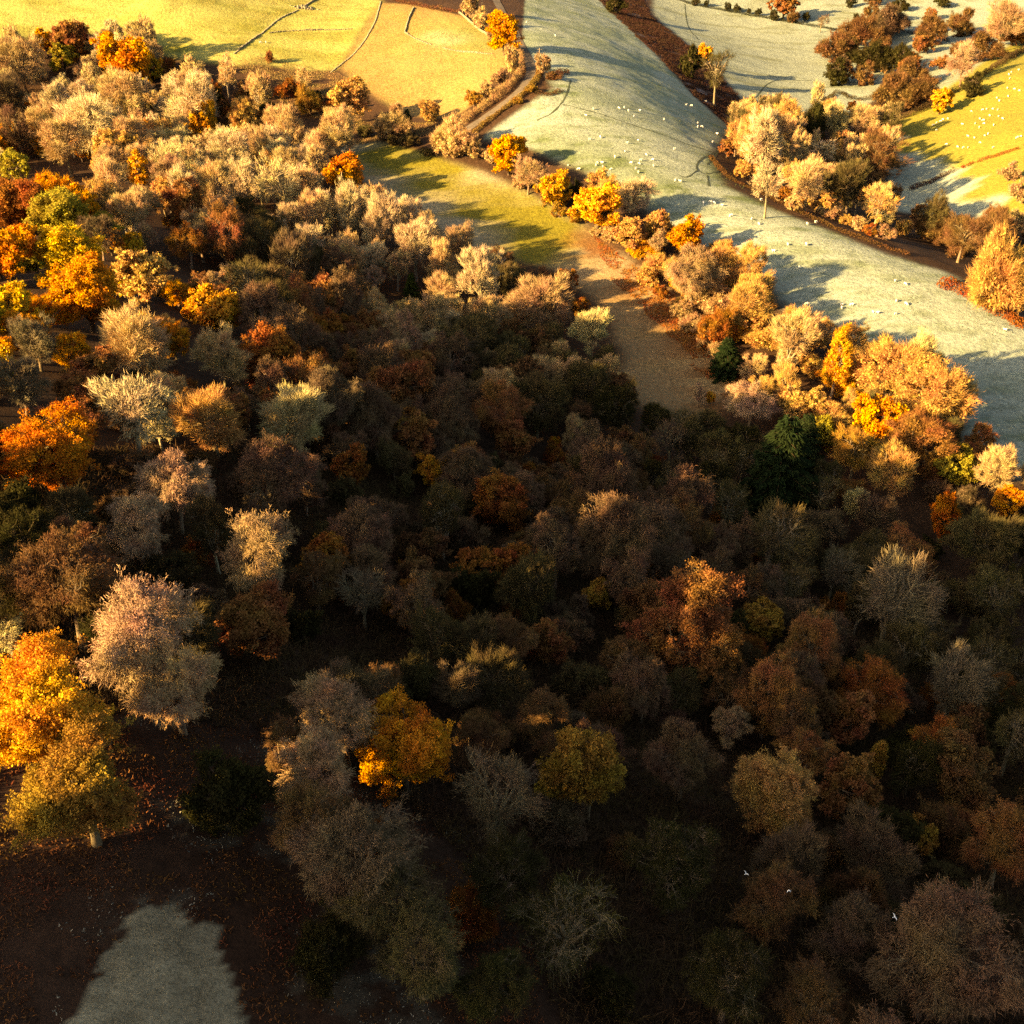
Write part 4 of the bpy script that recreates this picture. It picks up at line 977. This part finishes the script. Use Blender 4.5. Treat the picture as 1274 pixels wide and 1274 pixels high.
def hedge(name, pl, w, h_, c, lab, cat, dens=60, seed=0, twiggy=False, size=.26, ruin=0):
    r_ = rs(seed+90); cpt = dense(pl, .5); n_ = int(len(cpt)*.5*dens); i = r_.randint(0, len(cpt), n_); tg = unit(np.gradient(cpt, axis=0)); nr = np.stack([-tg[:,1], tg[:,0]], 1)
    a_ = r_.rand(n_)*math.pi; q = r_.rand(n_)**.4; hv = h_*(.55+.9*vnoise(cpt[i,0]*.45, cpt[i,1]*.45)); wv = w*(.5+vnoise(cpt[i,0]*.3+9, cpt[i,1]*.3))
    P2 = cpt[i] + nr[i]*(np.cos(a_)*q*wv*.5)[:,None] + r_.randn(n_, 2)*.15; z = gz(P2[:,0], P2[:,1]) + np.sin(a_)*q*hv + .05
    P = np.concatenate([P2, z[:,None]], 1); keep = vnoise(cpt[i,0]*.22+50, cpt[i,1]*.22) > ruin; P = P[keep]; n_ = len(P)
    if twiggy: V, T_ = ribbons(P, unit(r_.randn(n_, 3)*.5+[0,0,.8]), r_.uniform(.5, 1.2, n_), .05, r_.randn(n_, 3)*.3, r_)
    else: V, T_ = leafquads(P, size, r_)
    o = obj(name, mesh_np(name, V, T_, M_LEAF)); o.color = (*c, 1); tag(o, lab, cat); return o
hedge("hedge", [(640,60),(648,78),(646,98),(632,112),(612,128),(590,143),(574,155)], 3.2, 2.6, (.34,.20,.09), "tall buff hedge along the field side of the lane", 'hedge', 130, 1, True)
hedge("hedge", [(672,84),(670,96),(662,108),(648,122),(628,136),(606,152),(590,166)], 2.0, 1.5, (.20,.12,.035), "low brown hedge along the frosted side of the lane", 'hedge', 130, 2)
hedge("hedge", [(480,-4),(500,4),(530,10),(556,14),(572,16)], 2.0, 1.8, (.16,.07,.035), "reddish brown garden hedge at the top edge", 'hedge', 90, 3)
hedge("hedge", [(835,-4),(860,6),(900,13),(950,22),(1000,31),(1044,38)], 1.6, 1.4, (.05,.05,.022), "thin dark hedge along the far edge of the upper frosted field", 'hedge', 70, 4)
for k_, (a_, b2, w_, lb) in enumerate([(866,3,13,'leftmost little dark tree in the far hedge'),(879,5,9,'second little dark tree from the left in the far hedge'),(906,9,12,'ragged dark bush in the first third of the far hedge'),(917,11,12,'wide dark bush in the middle of the far hedge'),(932,15,8,'thin dark sapling in the far hedge'),(944,16,11,'small dark bushy tree right of the far hedge middle'),(962,20,16,'brown bush before the russet parkland oak'),(1060,3,16,'small dark bush on the distant frosted strip')]):
    x, y, wm = place(a_, b2, w_, .35); o = plant('bush', x, y, wm, (.05,.045,.02), 300+k_, 1.2); o['label'] = lb
hedge("field_margin", [(884,196),(905,222),(940,238),(975,255),(1010,272),(1050,290),(1090,304),(1130,318)], 2.0, .9, (.10,.05,.02), "dark weedy field margin along the foot of the copse", 'field margin', 60, 5)
hedge("overgrown_bank", [(1175,351),(1200,362),(1225,376),(1250,392),(1278,408)], 7, 1.2, (.26,.075,.022), "rusty bracken bank on the brow below the dome-shaped gold tree", 'bank', 150, 6, size=.34)
hedge("hedge", [(1133,236),(1160,226),(1185,214)], 2.2, 1.5, (.09,.045,.03), "dark purple-brown hedge dividing the frosted end of the green hillside", 'hedge', 110, 7)
hedge("hedge", [(1196,209),(1215,202),(1240,194),(1285,180)], 2.0, .9, (.30,.10,.03), "orange-brown ragged hedge crossing the sunny green hillside", 'hedge', 90, 8, ruin=.25)
hedge("bramble_patch", [(684,100),(694,92),(706,92)], 5, 1.6, (.10,.045,.02), "dark bramble patch spilling onto the frosted pasture below the lane bend", 'brambles', 150, 9)
hedge("bramble_patch", [(668,116),(684,120),(700,112)], 2.5, 1.0, (.11,.06,.03), "small bramble tongue on the frosted pasture under the lane bend", 'brambles', 100, 10, ruin=.3)
hedge("hedge", [(1000,158),(1040,110),(1060,126),(1085,122),(1110,126)], 2.5, 1.5, (.07,.05,.022), "dark hedge closing the lower end of the upper frosted field", 'hedge', 70, 11)
hedge("hedge", [(1120,148),(1150,138),(1180,118),(1215,103),(1280,60)], 3, 2.6, (.09,.055,.025), "dark hedge along the top of the green hillside", 'hedge', 90, 12)
hedge("hedge", [(1110,38),(1130,41),(1165,47),(1180,52)], 1.8, 1.6, (.06,.045,.025), "low dark hedge across the distant frosted strips", 'hedge', 70, 13)
# bracken and rough growth as ground cover
def cover(name, poly, n_, h_, wd, c, lab, seed, thr=.0, dist=None):
    P = poly_world(poly); r_ = rs(seed); x = r_.uniform(P[:,0].min(), P[:,0].max(), n_*3); y = r_.uniform(P[:,1].min(), P[:,1].max(), n_*3)
    w1 = (fbm(x+3, y, 5, 3)-.5)*6; m = inside(x+w1, y-w1, P) & (fbm(x, y, 6, 3) > thr); x, y = x[m], y[m]
    o = low_growth(name, x, y, r_, h_, wd, c, 1.0, .7); tag(o, lab); return o
cover("bracken", [(737,-12),(802,55),(868,122),(906,160),(936,148),(922,126),(862,62),(812,22),(798,-12)], 60000, .8, .09, (.06,.03,.02), "dark brown bracken covering the bank above the frosted pasture", 60, .36)
cover("bracken", [(735,290),(790,330),(840,370),(890,415),(930,460),(930,510),(905,500),(865,450),(815,400),(765,350)], 20000, .5, .08, (.30,.10,.028), "rusty bracken along the hedgerow side of the meadow", 61, .38)
cover("rough_grass", [(290,76),(340,72),(420,90),(450,110),(450,150),(560,150),(575,160),(440,180),(380,140),(300,100)], 40000, .5, .06, (.34,.22,.09), "straw-coloured rough grass between the wood edge and the fields", 62, .35)

cover("rushes", [(660,0),(735,-12),(798,55),(866,128),(900,165),(890,200),(1000,280),(1150,335),(1270,410),(1270,560),(1190,470),(1000,395),(870,300),(700,195),(640,140),(690,100)], 30000, .34, .07, (.10,.115,.045), "dark tufts of rush on the frosted pasture", 63, .60)
cover("tussock_grass", [(0,10),(470,-8),(420,84),(300,76),(210,64),(100,34),(0,50)], 30000, .3, .07, (.36,.27,.08), "pale tussocks on the yellow pasture", 64, .56)
cover("tussock_grass", [(478,6),(600,28),(636,70),(590,126),(540,148),(455,112),(430,88)], 24000, .3, .06, (.38,.25,.08), "tan tussocks on the tan field", 65, .5)
cover("tussock_grass", [(820,-20),(1100,-20),(1040,100),(990,150),(930,120),(862,55)], 16000, .3, .07, (.12,.13,.06), "dark tufts on the upper frosted field", 66, .6)
# ------------------------------------------------------------------ poles
def pole(px, py, h_, lab):
    x, y = hit(px, py); g = float(gz(x, y)); V, T_ = tubes([[0,0,-.3]], [[0,0,h_]], [.16], [.11], 8)
    o = obj("utility_pole", mesh_np("utility_pole", V, T_, M_WOOD), None, (x, y, g)); tag(o, lab, 'pole')
    V, T_ = tubes([[-.9,.14,h_-.5]], [[.9,.14,h_-.5]], [.06], [.06], 4); obj("crossarm", mesh_np("crossarm", V, T_, M_WOOD), o)
pole(671, 80, 5.5, "thin pale pole beside the pinkish bush in the lane bend"); pole(600, 18, 7.5, "tall thin pole at the top edge beside the garden bushes")

# ------------------------------------------------------------------ sheep
M_WOOL = simple_mat("wool", (.78,.72,.60), var=.12, scale=9, bump=.02)
def skinned(name, verts, edges, rad, mat, sub=1):
    me = bpy.data.meshes.new(name+"_skeleton"); me.from_pydata(verts, edges, []); o = bpy.data.objects.new(name, me); C.objects.link(o)
    md = o.modifiers.new("s", 'SKIN'); sv = me.skin_vertices
    if not sv: return None
    for i, r_ in enumerate(rad): sv[0].data[i].radius = r_
    sv[0].data[0].use_root = True; s2 = o.modifiers.new("u", 'SUBSURF'); s2.levels = sub; s2.render_levels = sub
    dg = bpy.context.evaluated_depsgraph_get(); dg.update(); out = bpy.data.meshes.new_from_object(o.evaluated_get(dg))
    bpy.data.objects.remove(o); out.name = name; out.materials.clear(); out.materials.append(mat)
    for p in out.polygons: p.use_smooth = True
    return out
def sheep_mesh(graze):
    v = [(-.42,0,.66),(-.15,0,.70),(.18,0,.70),(.42,0,.70)]
    e = [(0,1),(1,2),(2,3)]; rr = [(.20,.22),(.27,.29),(.27,.29),(.19,.21)]
    if graze: v += [(.60,0,.52),(.70,0,.28),(.80,0,.12)]
    else: v += [(.56,0,.86),(.66,0,1.0),(.84,0,.93)]
    e += [(3,4),(4,5),(5,6)]; rr += [(.12,.13),(.085,.095),(.05,.055)]
    for (x_, s_, a_) in ((-.36,-.13,0),(-.36,.13,0),(.30,-.13,3),(.30,.13,3)):
        i = len(v); v += [(x_, s_, .40),(x_-.02, s_, .20),(x_, s_, .0)]; e += [(a_, i),(i, i+1),(i+1, i+2)]; rr += [(.085,.085),(.045,.045),(.04,.04)]
    i = len(v); v += [(-.62,0,.55)]; e += [(0,i)]; rr += [(.05,.05)]
    def sk():
        me = bpy.data.meshes.new("k"); me.from_pydata(v, e, []); o = bpy.data.objects.new("sheep_k", me); C.objects.link(o); o.modifiers.new("s", 'SKIN')
        return o, me
    o, me = sk()
    if not me.skin_vertices:
        bpy.context.view_layer.objects.active = o
        try:
            with bpy.context.temp_override(object=o, active_object=o): bpy.ops.mesh.customdata_skin_add()
        except Exception: pass
    for k_, r_ in enumerate(rr): me.skin_vertices[0].data[k_].radius = r_
    me.skin_vertices[0].data[1].use_root = True; s2 = o.modifiers.new("u", 'SUBSURF'); s2.levels = 1; s2.render_levels = 1
    dg = bpy.context.evaluated_depsgraph_get(); dg.update(); out = bpy.data.meshes.new_from_object(o.evaluated_get(dg)); bpy.data.objects.remove(o); bpy.data.meshes.remove(me)
    out.name = "sheep"; out.materials.clear(); out.materials.append(M_WOOL); out.polygons.foreach_set("use_smooth", np.ones(len(out.polygons), bool)); return out
SH = [sheep_mesh(True), sheep_mesh(False)]
S_UP = [(738,135),(729,143),(777,133),(770,134),(782,137),(796,137),(789,144),(826,148),(868,152),(868,157),(873,157),(892,166),(887,176),(854,130),(860,131),(878,126),(691,44),(655,27)]
S_CR = [(747,170),(734,173),(794,174),(780,177),(839,185),(778,188),(804,192),(765,195),(812,198),(797,199),(795,203),(785,202),(813,206),(791,209),(794,214),(743,202),(749,202),(742,205),(750,207),(760,210),(707,205),(720,210),(840,224),(846,225)]
S_LO = [(875,252),(884,251),(888,252),(898,255),(1003,304),(980,304),(962,312),(947,324),(994,333),(935,272),(944,278),(909,268),(947,248),(987,259),(1004,278),(1015,276),(1032,269)]
S_BT = [(1114,349),(1126,353),(1115,374),(1127,378),(1114,390),(1086,388),(1091,389),(1059,379),(1047,379),(1047,383),(1003,378),(1250,410)]
S_EA = [(1208,138),(1222,136),(1227,135),(1235,135),(1241,136),(1231,143),(1242,144),(1247,147),(1219,147),(1223,149),(1213,153),(1224,153),(1236,155),(1218,158),(1197,154),(1204,169),(1212,171),(1219,177),(1229,166),(1225,168),(1235,183),(1264,171),(1266,170),(1270,169)]
S_EL = [(1179,147),(1173,148),(1170,150),(1165,152),(1161,155),(1165,161),(1177,179),(1191,182),(1198,183),(1204,183)]
S_EU = [(1258,89),(1255,92),(1267,86),(1256,97),(1253,109),(1262,110),(1268,112),(1240,121),(1243,125),(1254,119)]
S_PA = [(324,52),(331,52)]
rsh = random.Random(77)
for lst, lab, grp in ((S_UP, "white sheep scattered over the upper frosted pasture under the bracken bank", "sheep on the upper frosted pasture"),
                      (S_CR, "white sheep in the loose flock on the crest above the orange hedgerow oaks", "sheep on the crest above the hedgerow"),
                      (S_LO, "white sheep strung along the frosted pasture below the copse", "sheep below the copse"),
                      (S_BT, "white sheep on the lowest part of the frosted pasture above the lit belt", "sheep on the lowest frosted pasture"),
                      (S_EA, "white sheep of the scattered flock in the middle of the green hillside", "sheep in the middle of the green hillside"),
                      (S_EL, "white sheep in the file at the frosted edge of the green hillside", "sheep at the frosted edge of the green hillside"),
                      (S_EU, "white sheep high on the green hillside near the dark hedge", "sheep high on the green hillside"),
                      (S_PA, "one of two sheep side by side on the yellow pasture above the lone russet bush", "sheep on the yellow pasture")):
    for (a_, b2) in lst:
        x, y = hit(a_, b2+1.5); o = obj("sheep", SH[0 if rsh.random() < .65 else 1], None, (x, y, float(gz(x, y))-.02)); s = rsh.uniform(.62, .8); o.scale = (s, s, s)
        o.rotation_euler = (0, 0, rsh.uniform(0, 6.28)); own = {(655,27): "lone white sheep highest on the frosted pasture beside the round orange oak", (691,44): "single white sheep out on the top slope of the frosted pasture", (1250,410): "lone white sheep at the lower corner of the frosted pasture by the bracken brow", (839,185): "single white sheep apart from the crest flock toward the dark tracks"}.get((a_, b2))
        tag(o, own or lab, 'sheep', grp)

# ------------------------------------------------------------------ birds over the wood
M_BIRD = simple_mat("white_feathers", (.75,.73,.68), var=.08, scale=12)
def bird_mesh(flap):
    prof = [(-.20,.004),(-.16,.025),(-.08,.045),(.02,.055),(.09,.045),(.13,.028),(.165,.03),(.19,.018),(.215,.003)]; V = []; F = []
    m = 8
    for x_, r_ in prof:
        for k_ in range(m): a_ = k_*2*math.pi/m; V.append((x_, r_*math.cos(a_), r_*.9*math.sin(a_)))
    for i in range(len(prof)-1):
        for k_ in range(m): F.append((i*m+k_, i*m+(k_+1)%m, (i+1)*m+(k_+1)%m, (i+1)*m+k_))
    for s_ in (-1, 1):
        secs = [(.02, .0, .02, .17, .018), (.17, .05+flap*.10, .06, .16, .012), (.34, .03+flap*.24, .02, .10, .007), (.46, flap*.30, -.06, .025, .003)]
        b0 = len(V)
        for (yy, zz_, xm, ch, th) in secs:
            V += [(xm+ch*.5, s_*yy, zz_), (xm, s_*yy, zz_+th), (xm-ch*.5, s_*yy, zz_), (xm, s_*yy, zz_-th)]
        for i in range(3):
            for k_ in range(4): F.append((b0+i*4+k_, b0+i*4+(k_+1)%4, b0+i*4+4+(k_+1)%4, b0+i*4+4+k_))
        F += [(b0, b0+1, b0+2, b0+3), (b0+12, b0+13, b0+14, b0+15)]
    b0 = len(V); V += [(-.14,-.02,.012),(-.14,.02,.012),(-.30,.06,.012),(-.30,-.06,.012),(-.14,-.02,-.004),(-.14,.02,-.004),(-.30,.06,.004),(-.30,-.06,.004)]
    F += [tuple(b0+k_ for k_ in f) for f in BOXF.tolist()]
    me = bpy.data.meshes.new("flying_bird"); me.from_pydata(V, [], F); me.materials.append(M_BIRD); me.update(); return me
for (a_, b2, dist, fl, rz, lab) in ((928,1087,62,.9,.7,"small white bird flying over the dark wood, highest of the three"),(982,1108,60,-.6,2.1,"dim white bird between the two others over the dark wood"),(1113,1141,50,.5,.3,"bright sunlit white bird flying over the huge purple-brown birch")):
    r = rays(a_, b2); p = r*dist; o = obj("flying_bird", bird_mesh(fl), None, tuple(p)); o.rotation_euler = (.25, .1, rz); o.scale = (.38,.38,.38); tag(o, lab, 'bird', 'white birds over the wood')
